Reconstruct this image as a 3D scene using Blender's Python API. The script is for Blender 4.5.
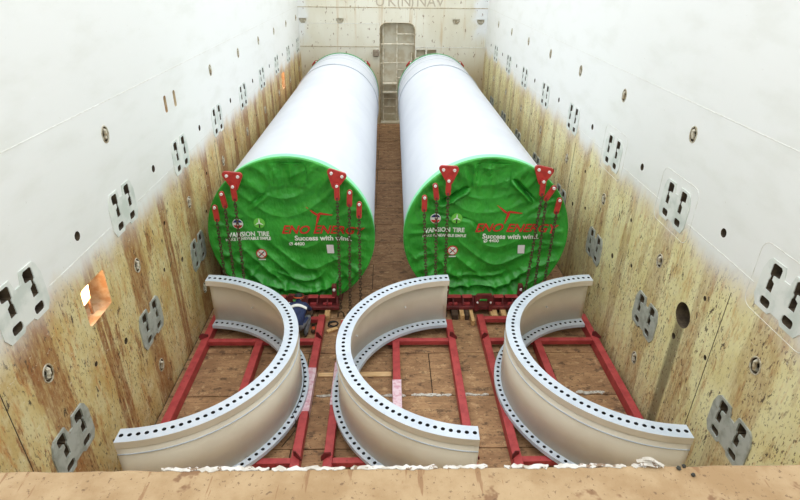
import bpy, bmesh, math, random
from mathutils import Vector, Matrix, noise

for o in list(bpy.data.objects):
    bpy.data.objects.remove(o)
scene = bpy.context.scene
COL = scene.collection
PI = math.pi

# ------------------------------------------------------------------ camera
CAM_H, FPX = 7.15, 546.64
PITCH, YAW, ROLL = 0.4855, 0.0263, -0.0125
fw = Vector((math.sin(YAW) * math.cos(PITCH), math.cos(YAW) * math.cos(PITCH), -math.sin(PITCH)))
rt = Vector((math.cos(YAW), -math.sin(YAW), 0))
up = rt.cross(fw)
rt2 = rt * math.cos(ROLL) - up * math.sin(ROLL)
up2 = rt * math.sin(ROLL) + up * math.cos(ROLL)
cam = bpy.data.cameras.new('camera')
cam.sensor_width = 36.0
cam.lens = FPX / 800.0 * 36.0
cam.clip_end = 200
co = bpy.data.objects.new('camera', cam)
M = Matrix((rt2, up2, -fw)).transposed().to_4x4()
M.translation = Vector((0, 0, CAM_H))
co.matrix_world = M
COL.objects.link(co)
scene.camera = co

# ------------------------------------------------------------------ light: bright overcast sky over the open hold
world = bpy.data.worlds.new('overcast_sky')
scene.world = world
world.use_nodes = True
bgn = world.node_tree.nodes['Background']
bgn.inputs[0].default_value = (0.93, 0.97, 1.0, 1)
bgn.inputs[1].default_value = 1.0
sun = bpy.data.lights.new('hazy_sun', 'SUN')
sun.energy = 0.35
sun.angle = math.radians(50)
sun.color = (1.0, 0.97, 0.92)
so = bpy.data.objects.new('hazy_sun', sun)
so.rotation_euler = (math.radians(8), math.radians(4), 0)
so.location = (0, 10, 30)
COL.objects.link(so)
vs = scene.view_settings
vs.view_transform = 'Standard'
vs.look = 'None'
vs.gamma = 1.0
vs.use_curve_mapping = False
vs.exposure = 0.95

# ------------------------------------------------------------------ helpers
def lin(c):
    return tuple((v / 255 / 12.92 if v / 255 <= 0.04045 else ((v / 255 + 0.055) / 1.055) ** 2.4) for v in c)

def srgb(r, g, b):
    return (*lin((r, g, b)), 1.0)

def new_mat(name, col=(200, 200, 200), rough=0.6, metal=0.0, spec=0.5):
    m = bpy.data.materials.new(name)
    m.use_nodes = True
    b = m.node_tree.nodes['Principled BSDF']
    b.inputs['Base Color'].default_value = srgb(*col)
    b.inputs['Roughness'].default_value = rough
    b.inputs['Metallic'].default_value = metal
    b.inputs['Specular IOR Level'].default_value = spec
    return m

class NT:
    """small node helper"""
    def __init__(s, m):
        s.t = m.node_tree
        s.b = s.t.nodes['Principled BSDF']
    def n(s, kind, **kw):
        x = s.t.nodes.new(kind)
        for k, v in kw.items():
            setattr(x, k, v)
        return x
    def put(s, inp, v):
        if hasattr(v, 'is_linked') or hasattr(v, 'links'):
            s.t.links.new(v, inp)
        else:
            inp.default_value = v
    def math(s, op, a, b=0.0, clamp=False):
        x = s.n('ShaderNodeMath', operation=op, use_clamp=clamp)
        s.put(x.inputs[0], a); s.put(x.inputs[1], b)
        return x.outputs[0]
    def mix(s, f, a, b):
        x = s.n('ShaderNodeMix', data_type='RGBA')
        s.put(x.inputs[0], f); s.put(x.inputs[6], a); s.put(x.inputs[7], b)
        return x.outputs[2]
    def pos(s, scale=(1, 1, 1), loc=(0, 0, 0), obj=False):
        if obj:
            src = s.n('ShaderNodeTexCoord').outputs['Object']
        else:
            src = s.n('ShaderNodeNewGeometry').outputs['Position']
        mp = s.n('ShaderNodeMapping')
        mp.inputs['Scale'].default_value = scale
        mp.inputs['Location'].default_value = loc
        s.t.links.new(src, mp.inputs[0])
        return mp.outputs[0]
    def noise(s, vec, scale=1.0, detail=4.0, rough=0.55):
        x = s.n('ShaderNodeTexNoise')
        s.put(x.inputs['Vector'], vec)
        x.inputs['Scale'].default_value = scale
        x.inputs['Detail'].default_value = detail
        x.inputs['Roughness'].default_value = rough
        return x.outputs[0]
    def ramp(s, v, lo, hi, a=0.0, b=1.0):
        x = s.n('ShaderNodeMapRange', interpolation_type='SMOOTHSTEP')
        s.put(x.inputs[0], v)
        for i, q in enumerate((lo, hi, a, b)):
            x.inputs[i + 1].default_value = q
        return x.outputs[0]
    def color(s, v):
        s.t.links.new(v, s.b.inputs['Base Color'])
    def bump(s, h, strength=0.3, dist=0.02):
        x = s.n('ShaderNodeBump')
        x.inputs['Strength'].default_value = strength
        x.inputs['Distance'].default_value = dist
        s.t.links.new(h, x.inputs['Height'])
        s.t.links.new(x.outputs[0], s.b.inputs['Normal'])

def wpos(o):
    v = Vector(o.location)
    while o.parent:
        o = o.parent
        v += Vector(o.location)
    return v

def link_mesh(name, me, mat, parent=None, loc=(0, 0, 0)):
    o = bpy.data.objects.new(name, me)
    COL.objects.link(o)
    if mat is not None and not me.materials:
        me.materials.append(mat)
    o.location = loc
    if parent:
        o.parent = parent
    return o

def build(name, bm, mat, parent=None, smooth=False, world_coords=True):
    """bmesh in world coordinates -> one mesh object, moved into its parent's frame"""
    bmesh.ops.recalc_face_normals(bm, faces=bm.faces)
    if parent is not None and world_coords:
        bmesh.ops.translate(bm, verts=bm.verts, vec=-wpos(parent))
    me = bpy.data.meshes.new(name)
    bm.to_mesh(me)
    bm.free()
    if smooth:
        for p in me.polygons:
            p.use_smooth = True
    return link_mesh(name, me, mat, parent)

def empty(name, loc, label, cat, group=None):
    o = bpy.data.objects.new(name, None)
    o.location = loc
    o.empty_display_size = 0.1
    COL.objects.link(o)
    return tag(o, label, cat, group)

def tag(o, label=None, cat=None, group=None, kind=None):
    if label: o['label'] = label
    if cat: o['category'] = cat
    if group: o['group'] = group
    if kind: o['kind'] = kind
    return o

def box(bm, x0, x1, y0, y1, z0, z1, bevel=0.0):
    vs_ = [bm.verts.new((x, y, z)) for x in (x0, x1) for y in (y0, y1) for z in (z0, z1)]
    fs = [bm.faces.new([vs_[i] for i in q]) for q in
          ((0, 1, 3, 2), (4, 6, 7, 5), (0, 4, 5, 1), (2, 3, 7, 6), (0, 2, 6, 4), (1, 5, 7, 3))]
    if bevel:
        es = list({e for f in fs for e in f.edges})
        bmesh.ops.bevel(bm, geom=es, offset=bevel, segments=1, affect='EDGES')
    return bm

def bx(x0, x1, y0, y1, z0, z1, bevel=0.0):
    return box(bmesh.new(), x0, x1, y0, y1, z0, z1, bevel)

def prism(bm, pts, fn0, fn1):
    """closed polygon pts (2D) extruded between two maps 2D->3D"""
    a = [bm.verts.new(fn0(*p)) for p in pts]
    b = [bm.verts.new(fn1(*p)) for p in pts]
    n = len(pts)
    bm.faces.new(a)
    bm.faces.new(list(reversed(b)))
    for i in range(n):
        bm.faces.new((a[i], b[i], b[(i + 1) % n], a[(i + 1) % n]))
    return bm

def tube(bm, path, r, seg=8, closed=False, cap=True):
    path = [Vector(p) for p in path]
    n = len(path)
    rings = []
    ref = None
    for i, p in enumerate(path):
        if closed:
            t = path[(i + 1) % n] - path[i - 1]
        else:
            t = path[min(i + 1, n - 1)] - path[max(i - 1, 0)]
        t.normalize()
        if ref is None:
            ref = Vector((0, 0, 1)) if abs(t.z) < 0.9 else Vector((1, 0, 0))
        a = t.cross(ref)
        if a.length < 1e-5:
            a = t.orthogonal()
        a.normalize()
        b = t.cross(a)
        rr = r[i] if isinstance(r, (list, tuple)) else r
        rings.append([bm.verts.new(p + (a * math.cos(2 * PI * k / seg) + b * math.sin(2 * PI * k / seg)) * rr) for k in range(seg)])
    m = n if closed else n - 1
    for i in range(m):
        A, B = rings[i], rings[(i + 1) % n]
        for k in range(seg):
            bm.faces.new((A[k], A[(k + 1) % seg], B[(k + 1) % seg], B[k]))
    if cap and not closed:
        bm.faces.new(list(reversed(rings[0])))
        bm.faces.new(rings[-1])
    return bm

def rounded(w, h, r, n=5, cx=0, cy=0):
    pts = []
    for (sx, sy, a0) in ((1, 1, 0), (-1, 1, 90), (-1, -1, 180), (1, -1, 270)):
        for k in range(n + 1):
            a = math.radians(a0 + 90 * k / n)
            pts.append((cx + sx * (w / 2 - r) + r * math.cos(a), cy + sy * (h / 2 - r) + r * math.sin(a)))
    return pts

def circle(r, n=16, cx=0, cy=0):
    return [(cx + r * math.cos(2 * PI * k / n), cy + r * math.sin(2 * PI * k / n)) for k in range(n)]

def boolean_cut(o, cutter_bm, cut_mat=None):
    bmesh.ops.recalc_face_normals(cutter_bm, faces=cutter_bm.faces)
    cm = bpy.data.meshes.new('cut')
    cutter_bm.to_mesh(cm)
    cutter_bm.free()
    if cut_mat:
        cm.materials.append(cut_mat)
    c = bpy.data.objects.new('cut', cm)
    COL.objects.link(c)
    md = o.modifiers.new('b', 'BOOLEAN')
    md.operation = 'DIFFERENCE'
    md.solver = 'EXACT'
    md.object = c
    if cut_mat:
        md.material_mode = 'TRANSFER'
    dg = bpy.context.evaluated_depsgraph_get()
    me = bpy.data.meshes.new_from_object(o.evaluated_get(dg))
    o.modifiers.clear()
    old = o.data
    o.data = me
    bpy.data.meshes.remove(old)
    bpy.data.objects.remove(c)
    bpy.data.meshes.remove(cm)
    return o

# ------------------------------------------------------------------ materials
XL, XR, YB, WTOP = -4.05, 4.58, 27.0, 7.6
Y0L, SPL = 5.174, 2.627
Y0R, SPR = 5.254, 2.695

def wall_material(name, y0, sp, tint, brown, pipe=False):
    m = new_mat(name, rough=0.55)
    n = NT(m)
    sep = n.n('ShaderNodeSeparateXYZ')
    n.t.links.new(n.pos(), sep.inputs[0])
    y, z = sep.outputs[1], sep.outputs[2]
    # upper paint: white with faint scuffs
    scuff = n.ramp(n.noise(n.pos((1, 1, 3)), 0.9, 6), 0.45, 0.75)
    white = n.mix(scuff, srgb(231, 232, 228), srgb(224, 225, 219))
    scr = n.ramp(n.noise(n.pos((1, 2.2, 9)), 2.4, 3, 0.7), 0.68, 0.72)
    white = n.mix(n.math('MULTIPLY', scr, 0.35), white, srgb(242, 242, 240))
    spot = n.ramp(n.noise(n.pos(), 14, 3), 0.73, 0.76)
    white = n.mix(n.math('MULTIPLY', spot, 0.25), white, srgb(170, 160, 140))
    # lower worn paint
    big = n.noise(n.pos((1, 0.9, 0.8)), 1.5, 6, 0.65)
    low = n.mix(n.ramp(big, 0.35, 0.65), srgb(*tint[0]), srgb(*tint[1]))
    grit = n.ramp(n.noise(n.pos((1, 14, 3.2), (0, 1, 1)), 1.6, 6, 0.72), 0.36, 0.6)
    pale = n.ramp(n.noise(n.pos((1, 1.3, 1.0), (0, 6, 3)), 2.6, 7, 0.72), 0.47, 0.6)
    low = n.mix(n.math('MULTIPLY', pale, 0.42), low, srgb(222, 214, 172))
    # fine vertical streaks of rust
    st = n.noise(n.pos((1, 7, 1.3)), 1.0, 7, 0.74)
    low = n.mix(n.math('MULTIPLY', n.math('MULTIPLY', n.ramp(st, 0.5, 0.6), grit), 0.25 + 0.6 * brown), low, srgb(190, 132, 68))
    st2 = n.noise(n.pos((1, 2.6, 0.75), (0, 3.7, 0)), 1.0, 7, 0.72)
    low = n.mix(n.math('MULTIPLY', n.math('MULTIPLY', n.ramp(st2, 0.56, 0.61), n.math('ADD', n.math('MULTIPLY', grit, 0.6), 0.4)), brown), low, srgb(148, 98, 54))
    # run-off below the sockets and, narrower, half way between them
    fr = n.math('FRACT', n.math('DIVIDE', n.math('SUBTRACT', y, y0 - sp * 0.5), sp))
    dist = n.math('ABSOLUTE', n.math('SUBTRACT', fr, 0.5))
    wig = n.math('MULTIPLY', n.math('SUBTRACT', n.noise(n.pos((1, 10, 0.6)), 1, 5, 0.65), 0.5), 0.17)
    wob = n.math('ADD', dist, wig)
    gm = n.math('ADD', n.math('MULTIPLY', grit, 0.55), 0.45)
    low = n.mix(n.math('MULTIPLY', n.math('MULTIPLY', n.ramp(wob, 0.125, 0.085), gm), brown), low, srgb(150, 100, 56))
    wob2 = n.math('ADD', n.math('SUBTRACT', 0.47, dist), n.math('MULTIPLY', wig, 0.5))
    low = n.mix(n.math('MULTIPLY', n.math('MULTIPLY', n.ramp(n.math('ABSOLUTE', wob2), 0.035, 0.02), gm), brown), low, srgb(140, 84, 44))
    if pipe:
        # soft dark streak under the pipe mouth
        px = n.math('ABSOLUTE', n.math('SUBTRACT', y, 6.93))
        px = n.math('ADD', px, n.math('MULTIPLY', n.math('SUBTRACT', n.noise(n.pos((1, 6, 1)), 1.2, 4), 0.5), 0.08))
        pm = n.math('MULTIPLY', n.ramp(px, 0.17, 0.08), n.ramp(z, 2.35, 2.1))
        low = n.mix(n.math('MULTIPLY', pm, 0.75), low, srgb(92, 84, 62))
    # pits and specks of bare steel
    clump = n.ramp(n.noise(n.pos((1, 1, 0.6), (0, 4, 2)), 1.5, 3), 0.35, 0.6, 0.35, 1.0)
    sp1 = n.ramp(n.noise(n.pos((1, 1.5, 0.6)), 21, 4, 0.65), 0.57, 0.615)
    low = n.mix(n.math('MULTIPLY', n.math('MULTIPLY', sp1, clump), 0.85), low, srgb(92, 60, 36))
    sp2 = n.ramp(n.noise(n.pos((1, 1.3, 0.55), (0, 9, 4)), 8, 6, 0.7), 0.615, 0.645)
    low = n.mix(n.math('MULTIPLY', sp2, 0.9), low, srgb(66, 48, 34))
    lt = n.ramp(n.noise(n.pos((1, 1.5, 4), (0, 2, 7)), 5, 5, 0.75), 0.62, 0.67)
    low = n.mix(n.math('MULTIPLY', lt, 0.6), low, srgb(230, 222, 200))
    # boundary of the repainted upper strake, soft overspray
    zz = n.math('ADD', z, n.math('MULTIPLY', n.math('SUBTRACT', n.noise(n.pos((1, 1, 0.4), (0, 5, 0)), 1.6, 5), 0.5), 0.75))
    edge = n.ramp(zz, 3.3, 3.7)
    haze = n.mix(n.ramp(zz, 3.05, 3.6), low, n.mix(0.55, low, srgb(222, 208, 196)))
    col = n.mix(edge, haze, white)
    n.color(col)
    h = n.math('ADD', n.noise(n.pos(), 1.3, 3), n.math('MULTIPLY', n.noise(n.pos(), 22, 3), 0.12))
    n.bump(h, 0.25, 0.02)
    return m

M_WL = wall_material('painted_steel_port', Y0L, SPL, ((216, 201, 146), (196, 168, 106)), 0.9)
M_WR = wall_material('painted_steel_starboard', Y0R, SPR, ((234, 228, 178), (220, 208, 150)), 0.48, True)

def back_material():
    m = new_mat('painted_steel_bulkhead', rough=0.6)
    n = NT(m)
    a = n.noise(n.pos((0.8, 1, 0.4)), 1.2, 5)
    c = n.mix(n.ramp(a, 0.35, 0.7), srgb(226, 223, 206), srgb(216, 210, 188))
    st = n.noise(n.pos((5, 1, 0.3)), 1.0, 5, 0.65)
    c = n.mix(n.math('MULTIPLY', n.ramp(st, 0.54, 0.7), 0.6), c, srgb(196, 168, 122))
    sep = n.n('ShaderNodeSeparateXYZ')
    n.t.links.new(n.pos(), sep.inputs[0])
    lowm = n.ramp(sep.outputs[2], 3.4, 2.2)
    c = n.mix(n.math('MULTIPLY', lowm, 0.7), c, srgb(188, 166, 122))
    # white overspray in the upper corner beside the right wall
    ov = n.math('ADD', sep.outputs[0], n.math('MULTIPLY', n.math('SUBTRACT', n.noise(n.pos(), 1.4, 4), 0.5), 1.2))
    ovz = n.math('ADD', sep.outputs[2], n.math('MULTIPLY', n.math('SUBTRACT', n.noise(n.pos((1, 1, 1), (4, 0, 0)), 1.4, 4), 0.5), 1.0))
    c = n.mix(n.math('MULTIPLY', n.ramp(ov, 3.75, 4.2), n.ramp(ovz, 3.6, 4.4)), c, srgb(230, 232, 230))
    ov2 = n.ramp(ov, -3.4, -3.9)
    c = n.mix(n.math('MULTIPLY', n.math('MULTIPLY', ov2, n.ramp(ovz, 3.6, 4.4)), 0.8), c, srgb(230, 232, 230))
    sp = n.ramp(n.noise(n.pos((1, 1, 0.5)), 7, 4, 0.6), 0.62, 0.66)
    c = n.mix(n.math('MULTIPLY', sp, 0.7), c, srgb(128, 92, 60))
    n.color(c)
    n.bump(n.noise(n.pos(), 1.6, 3), 0.2, 0.02)
    return m
M_WB = back_material()

def noisy(name, c1, c2, scale=6, rough=0.6, stretch=(1, 1, 1), spots=None, bump=0.0, obj=False, lo=0.4, hi=0.65, spec=0.5, metal=0.0):
    m = new_mat(name, c1, rough, metal, spec)
    n = NT(m)
    v = n.pos(stretch, obj=obj)
    c = n.mix(n.ramp(n.noise(v, scale, 5), lo, hi), srgb(*c1), srgb(*c2))
    if spots:
        c3, s3, l3, amt = spots
        q = n.ramp(n.noise(n.pos((1, 1, 1), (3, 8, 1), obj=obj), s3, 4, 0.6), l3, l3 + 0.05)
        c = n.mix(n.math('MULTIPLY', q, amt), c, srgb(*c3))
    n.color(c)
    if bump:
        n.bump(n.noise(n.pos(obj=obj), scale * 2, 4), bump, 0.01)
    return m

M_DARK = noisy('rusty_recess', (74, 62, 48), (96, 82, 62), 9, 0.9)
M_PLATE_UP = noisy('grey_socket_paint_pale', (224, 227, 221), (200, 207, 199), 3.5, 0.5)
M_PLATE_LOW = noisy('grey_socket_paint', (172, 176, 168), (146, 150, 140), 7, 0.55, spots=((120, 98, 70), 11, 0.64, 0.6))
M_SEAM = noisy('weld_bead', (226, 226, 220), (206, 202, 190), 9, 0.6)
M_EYE = noisy('worn_lashing_steel', (196, 190, 170), (150, 132, 100), 14, 0.5)
M_FLOORBASE = noisy('dirty_tank_top', (54, 40, 28), (38, 28, 20), 4, 0.9)
def ply_material(name, a, b):
    m = new_mat(name, a, 0.8)
    n = NT(m)
    info = n.n('ShaderNodeObjectInfo').outputs['Random']
    c = n.mix(n.ramp(n.noise(n.pos((0.8, 1.6, 1)), 2.6, 7, 0.68), 0.38, 0.6), srgb(*a), srgb(*b))
    c = n.mix(n.math('MULTIPLY', info, 0.3), c, srgb(110, 80, 56))
    g = n.noise(n.pos((3, 22, 1)), 1.5, 5, 0.7)
    c = n.mix(n.math('MULTIPLY', n.ramp(g, 0.48, 0.62), 0.4), c, srgb(104, 76, 50))
    l = n.ramp(n.noise(n.pos((1, 1.2, 1), (9, 4, 0)), 5.5, 6, 0.7), 0.55, 0.64)
    c = n.mix(n.math('MULTIPLY', l, 0.45), c, srgb(206, 172, 128))
    d = n.ramp(n.noise(n.pos((1, 1.6, 1), (3, 1, 0)), 3.4, 7, 0.7), 0.55, 0.62)
    c = n.mix(n.math('MULTIPLY', d, 0.7), c, srgb(74, 54, 38))
    e = n.ramp(n.noise(n.pos((1, 1, 1), (7, 2, 0)), 16, 5, 0.7), 0.6, 0.64)
    c = n.mix(n.math('MULTIPLY', e, 0.8), c, srgb(50, 37, 27))
    n.color(c)
    n.bump(g, 0.2, 0.01)
    return m
M_PLY = ply_material('stained_plywood', (176, 138, 98), (146, 110, 76))
M_RED = noisy('red_primer_steel', (176, 66, 66), (156, 52, 54), 5, 0.55, spots=((112, 44, 42), 16, 0.64, 0.7))
M_DARKRED = noisy('dark_red_primer', (118, 42, 42), (92, 32, 32), 7, 0.6, spots=((64, 30, 28), 12, 0.62, 0.7))
M_LINKRED = noisy('bright_red_steel', (186, 56, 50), (166, 44, 42), 8, 0.45)
M_BOLT = new_mat('pale_bolt', (226, 224, 220), 0.35)
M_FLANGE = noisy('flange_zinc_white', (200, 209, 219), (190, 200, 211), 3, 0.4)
M_SHELL = noisy('ring_shell_paint', (224, 216, 198), (216, 207, 188), 1.2, 0.4)
M_WRAP = noisy('white_tower_paint', (206, 210, 216), (200, 204, 211), 0.8, 0.5)
M_BAND = noisy('wrap_band_paint', (194, 199, 205), (188, 193, 199), 2, 0.5)
M_CHAIN = noisy('rusty_chain', (86, 66, 44), (60, 46, 34), 30, 0.7)
M_WOOD = noisy('pale_timber', (206, 168, 116), (176, 134, 84), 5, 0.75, stretch=(8, 1, 8))
M_DWOOD = noisy('dark_timber', (78, 58, 42), (58, 44, 32), 6, 0.85, stretch=(8, 1, 8))

def cover_material():
    m = new_mat('green_tarpaulin', (38, 138, 52), 0.36)
    n = NT(m)
    a = n.noise(n.pos((1, 1, 1)), 2.0, 5)
    c = n.mix(n.ramp(a, 0.35, 0.65), srgb(56, 164, 54), srgb(46, 146, 46))
    n.color(c)
    n.bump(n.noise(n.pos((1.6, 1, 1.1)), 3.2, 3, 0.5), 0.8, 0.08)
    return m
M_COVER = cover_material()
M_SKIRT = new_mat('mint_rim_tape', (132, 226, 168), 0.45)

# ------------------------------------------------------------------ wall fittings: shapes in (along, up) coordinates
def socket_slots(sy):
    """two key-shaped slots above, two oblong ones below; sy = +1: neck to the far side"""
    polys = []
    for c in (-0.21, 0.21):
        W = 0.86
        p = [(-0.1, 0.18), (-0.1, 0.285), (-0.07, 0.31), (0.07, 0.31), (0.1, 0.285), (0.1, 0.15), (0.075, 0.13), (0.075, 0.09),
             (0.09, 0.075), (0.09, -0.05), (-0.035, -0.05), (-0.035, 0.08), (0.02, 0.105), (0.02, 0.16), (-0.06, 0.165)]
        polys.append([(c + a * sy * W, b) for a, b in p])
        polys.append(rounded(0.18, 0.115, 0.04, 3, c + 0.01 * sy, -0.2))
    return polys

PLATE = [(-0.43, 0.16), (-0.43, -0.2), (-0.36, -0.31), (-0.12, -0.31), (-0.08, -0.26), (0.08, -0.26), (0.12, -0.31), (0.36, -0.31),
         (0.43, -0.2), (0.43, 0.16), (0.38, 0.3), (0.33, 0.345), (0.09, 0.345), (0.05, 0.2), (-0.05, 0.2), (-0.09, 0.345), (-0.33, 0.345), (-0.38, 0.3)]
DREC = [(0.088 * math.cos(2 * PI * k / 14), 0.115 * math.sin(2 * PI * k / 14)) for k in range(14)]

def fit(bm, poly, wx, inward, yc, zc, d0, d1):
    """prism at the wall face: d0 metres proud (towards the hold) to d1 metres deep"""
    return prism(bm, poly, lambda a, b: (wx + inward * d0, yc + a, zc + b), lambda a, b: (wx - inward * d1, yc + a, zc + b))

ZU, ZL, ZH, ZD1, ZD2, ZD3 = 3.75, 1.62, 3.93, 4.91, 2.75, 0.7

def side_wall(side):
    left = side == 'left'
    wx, inw, y0, sp, mat = (XL, 1, Y0L, SPL, M_WL) if left else (XR, -1, Y0R, SPR, M_WR)
    o = build('wall_' + side, bx(min(wx, wx - inw * 0.55), max(wx, wx - inw * 0.55), -4.0, YB + 0.55, -0.3, WTOP), mat)
    cut = bmesh.new()
    slots = socket_slots(1)
    ys = [y0 + sp * i for i in range(-1, 9)]
    ys = [y for y in ys if y < 26.2]
    for i, y in enumerate(ys):
        for z in (ZU, ZL):
            for p in slots:
                fit(cut, p, wx, inw, y, z, 0.2, 0.3)
        fit(cut, circle(0.065, 12), wx, inw, y + sp * 0.5, ZH, 0.2, 0.25)
        for z in (ZD1, ZD2, ZD3):
            if left and z == ZD1 and i == 3:
                continue
            fit(cut, DREC, wx, inw, y, z, 0.2, 0.14)
        for dy, z in ((0.9, 2.15), (1.75, 1.9), (1.3, 2.9)):
            fit(cut, circle(0.04 if dy != 1.75 else 0.055, 8), wx, inw, y + dy, z, 0.2, 0.1)
    cut2 = bmesh.new()
    if left:
        for yy in (10.16, 10.64):
            fit(cut2, rounded(0.12, 0.3, 0.04, 3), wx, inw, yy, 4.8, 0.2, 0.08)
        for (ya, yb, za, zb) in ((6.2, 6.84, 2.67, 3.24), (21.7, 22.3, 2.7, 3.3)):
            fit(cut2, rounded(yb - ya, zb - za, 0.05, 3), wx, inw, (ya + yb) / 2, (za + zb) / 2, 0.2, 0.33)
    else:
        fit(cut, circle(0.205, 28), wx, inw, 6.93, 2.35, 0.2, 0.45)
    boolean_cut(o, cut, M_DARK)
    if left:
        boolean_cut(o, cut2, noisy('lamp_recess_paint', (206, 190, 160), (184, 150, 112), 6, 0.6))
    else:
        cut2.free()
    tag(o, 'long steel hold wall, white above and rusty below, on the ' + side, 'wall', kind='structure')
    # socket plates, one mesh per row, shared
    for z, pm, nm in ((ZU, M_PLATE_UP, 'upper'), (ZL, M_PLATE_LOW, 'lower')):
        me = None
        for y in ys:
            if me is None:
                pb = bmesh.new()
                fit(pb, PLATE, 0, inw, 0, 0, 0.012 if z == ZU else 0.022, -0.001)
                c = build('socket_plate', pb, pm)
                cb = bmesh.new()
                for p in slots:
                    fit(cb, p, 0, inw, 0, 0, 0.2, 0.2)
                boolean_cut(c, cb)
                me = c.data
                c.location = (wx, y, z)
                c.parent = o
            else:
                c = link_mesh('socket_plate', me, pm, o, (wx, y, z))
    # lashing eyes: a bent bar in each recess
    me = None
    for i, y in enumerate(ys):
        for z in (ZD1, ZD2, ZD3):
            if left and z == ZD1 and i == 3:
                continue
            if me is None:
                eb = tube(bmesh.new(), [(-inw * 0.13, 0.01, 0.075), (-inw * 0.03, 0.012, 0.07), (inw * 0.006, 0.01, 0.045), (inw * 0.006, 0.0, 0.0), (inw * 0.0, -0.01, -0.04), (-inw * 0.04, -0.012, -0.06), (-inw * 0.13, -0.012, -0.065)], 0.03, 8)
                tube(eb, [(-inw * 0.001, 0.094 * math.cos(2 * PI * k / 16), 0.121 * math.sin(2 * PI * k / 16)) for k in range(16)], 0.011, 6, closed=True)
                e = build('lashing_eye', eb, M_EYE)
                me = e.data
                e.location = (wx, y, z)
                e.parent = o
            else:
                link_mesh('lashing_eye', me, M_EYE, o, (wx, y, z))
    # weld seams
    for z in (3.66, 5.33):
        sb = bmesh.new()
        cuts = [-3.9] + [v for y in ys for v in (y - 0.5, y + 0.5)] + [26.9] if z == 3.66 else [-3.9, 26.9]
        for k in range(0, len(cuts) - 1, 2):
            tube(sb, [(wx, cuts[k], z), (wx, cuts[k + 1], z)], 0.0045, 6)
        build('weld_seam', sb, M_SEAM, o)
    for yy in ((4.45, 12.6, 20.1) if left else (6.1, 12.9, 20.6)):
        build('weld_seam', tube(bmesh.new(), [(wx, yy, 0.02), (wx, yy - 0.02, 3.3)], 0.006, 6), M_DARK, o)
    # raised outline of the inserted pad behind each near upper socket
    me = None
    for y in ([] if left else ys[1:4]):
        if me is None:
            pts = rounded(1.15, 0.9, 0.14, 4)
            e = build('pad_outline', tube(bmesh.new(), [(0, a, b) for a, b in pts], 0.0045, 5, closed=True), M_SEAM)
            me = e.data
            e.parent = o
            e.location = (wx, y, 3.78)
        else:
            link_mesh('pad_outline', me, M_SEAM, o, (wx, y, 3.78))
    return o

wall_l = side_wall('left')
wall_r = side_wall('right')

# back bulkhead with ladder trunk
def back_wall():
    o = build('wall_back', bx(XL - 0.02, XR + 0.02, YB, YB + 1.5, -0.3, WTOP), M_WB)
    cut = bmesh.new()
    def bfit(bm, pts, d0, d1):
        return prism(bm, pts, lambda a, b: (a, YB - d0, b), lambda a, b: (a, YB + d1, b))
    niche = [(-0.34, 0.05), (1.27, 0.05)] + [(1.27 - 0.3 + 0.3 * math.cos(a), 4.36 + 0.3 * math.sin(a)) for a in [k * PI / 12 for k in range(7)]] \
        + [(-0.34 + 0.3 + 0.3 * math.cos(a), 4.36 + 0.3 * math.sin(a)) for a in [PI / 2 + k * PI / 12 for k in range(7)]]
    bfit(cut, niche, 0.3, 0.5)
    for (x0, x1, z0, z1) in ((1.36, 1.79, 3.16, 3.5), (1.87, 2.3, 3.17, 3.51)):
        bfit(cut, rounded(x1 - x0, z1 - z0, 0.03, 2, (x0 + x1) / 2, (z0 + z1) / 2), 0.2, 0.3)
    for x in (-3.85, -2.16, 3.15, 4.28):
        bfit(cut, [(x + a * 1.4, 4.74 + b * 0.95) for a, b in [(-0.12, 0.1), (0.12, 0.1), (0.12, 0), (0.06, -0.12), (-0.06, -0.12), (-0.12, 0)]], 0.2, 0.14)
    boolean_cut(o, cut, noisy('ladder_trunk_paint', (216, 210, 190), (200, 188, 160), 3, 0.7))
    tag(o, 'beige steel end bulkhead of the hold with ladder niche', 'wall', kind='structure')
    for x in (-3.85, -2.16, 3.15, 4.28):
        b = tube(bmesh.new(), [(x - 0.11, YB + 0.02, 4.8), (x - 0.06, YB - 0.01, 4.66), (x + 0.06, YB - 0.01, 4.66), (x + 0.11, YB + 0.02, 4.8)], 0.03, 6)
        build('lashing_eye', b, M_EYE, o)
    for z in (5.3, 3.62):
        build('weld_seam', tube(bmesh.new(), [(XL, YB, z), (XR, YB, z)] if z > 4 else [(XL, YB, z), (-0.36, YB, z)], 0.018, 6), noisy('rust_weld', (190, 178, 150), (158, 136, 100), 5, 0.7), o)
    build('weld_seam', tube(bmesh.new(), [(1.29, YB, 3.62), (XR, YB, 3.62)], 0.015, 6), M_SEAM, o)
    build('weld_seam', tube(bmesh.new(), [(XL, YB, 4.62), (-0.38, YB, 4.62)], 0.01, 6), M_SEAM, o)
    rim = [(p[0], YB - 0.005, p[1]) for p in niche]
    build('niche_coaming', tube(bmesh.new(), rim[1:] + rim[:1], 0.018, 6), noisy('rusty_rim', (176, 160, 128), (140, 116, 84), 6, 0.7), o)
    t = empty('junction_box', (-0.53, YB - 0.16, 3.2), 'small grey steel box bolted to the end bulkhead left of the ladder niche', 'box')
    build('housing', bx(-0.66, -0.4, YB - 0.16, YB, 3.2, 3.5, 0.02), noisy('grey_box_paint', (140, 128, 110), (120, 100, 80), 8, 0.6), t)
    build('lid', bx(-0.63, -0.43, YB - 0.18, YB - 0.161, 3.23, 3.47, 0.008), noisy('grey_lid_paint', (152, 142, 124), (126, 106, 84), 8, 0.6), t)
    return o
wall_b = back_wall()
M_FADED = new_mat('faded_lettering', (184, 172, 150), 0.7)
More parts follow.
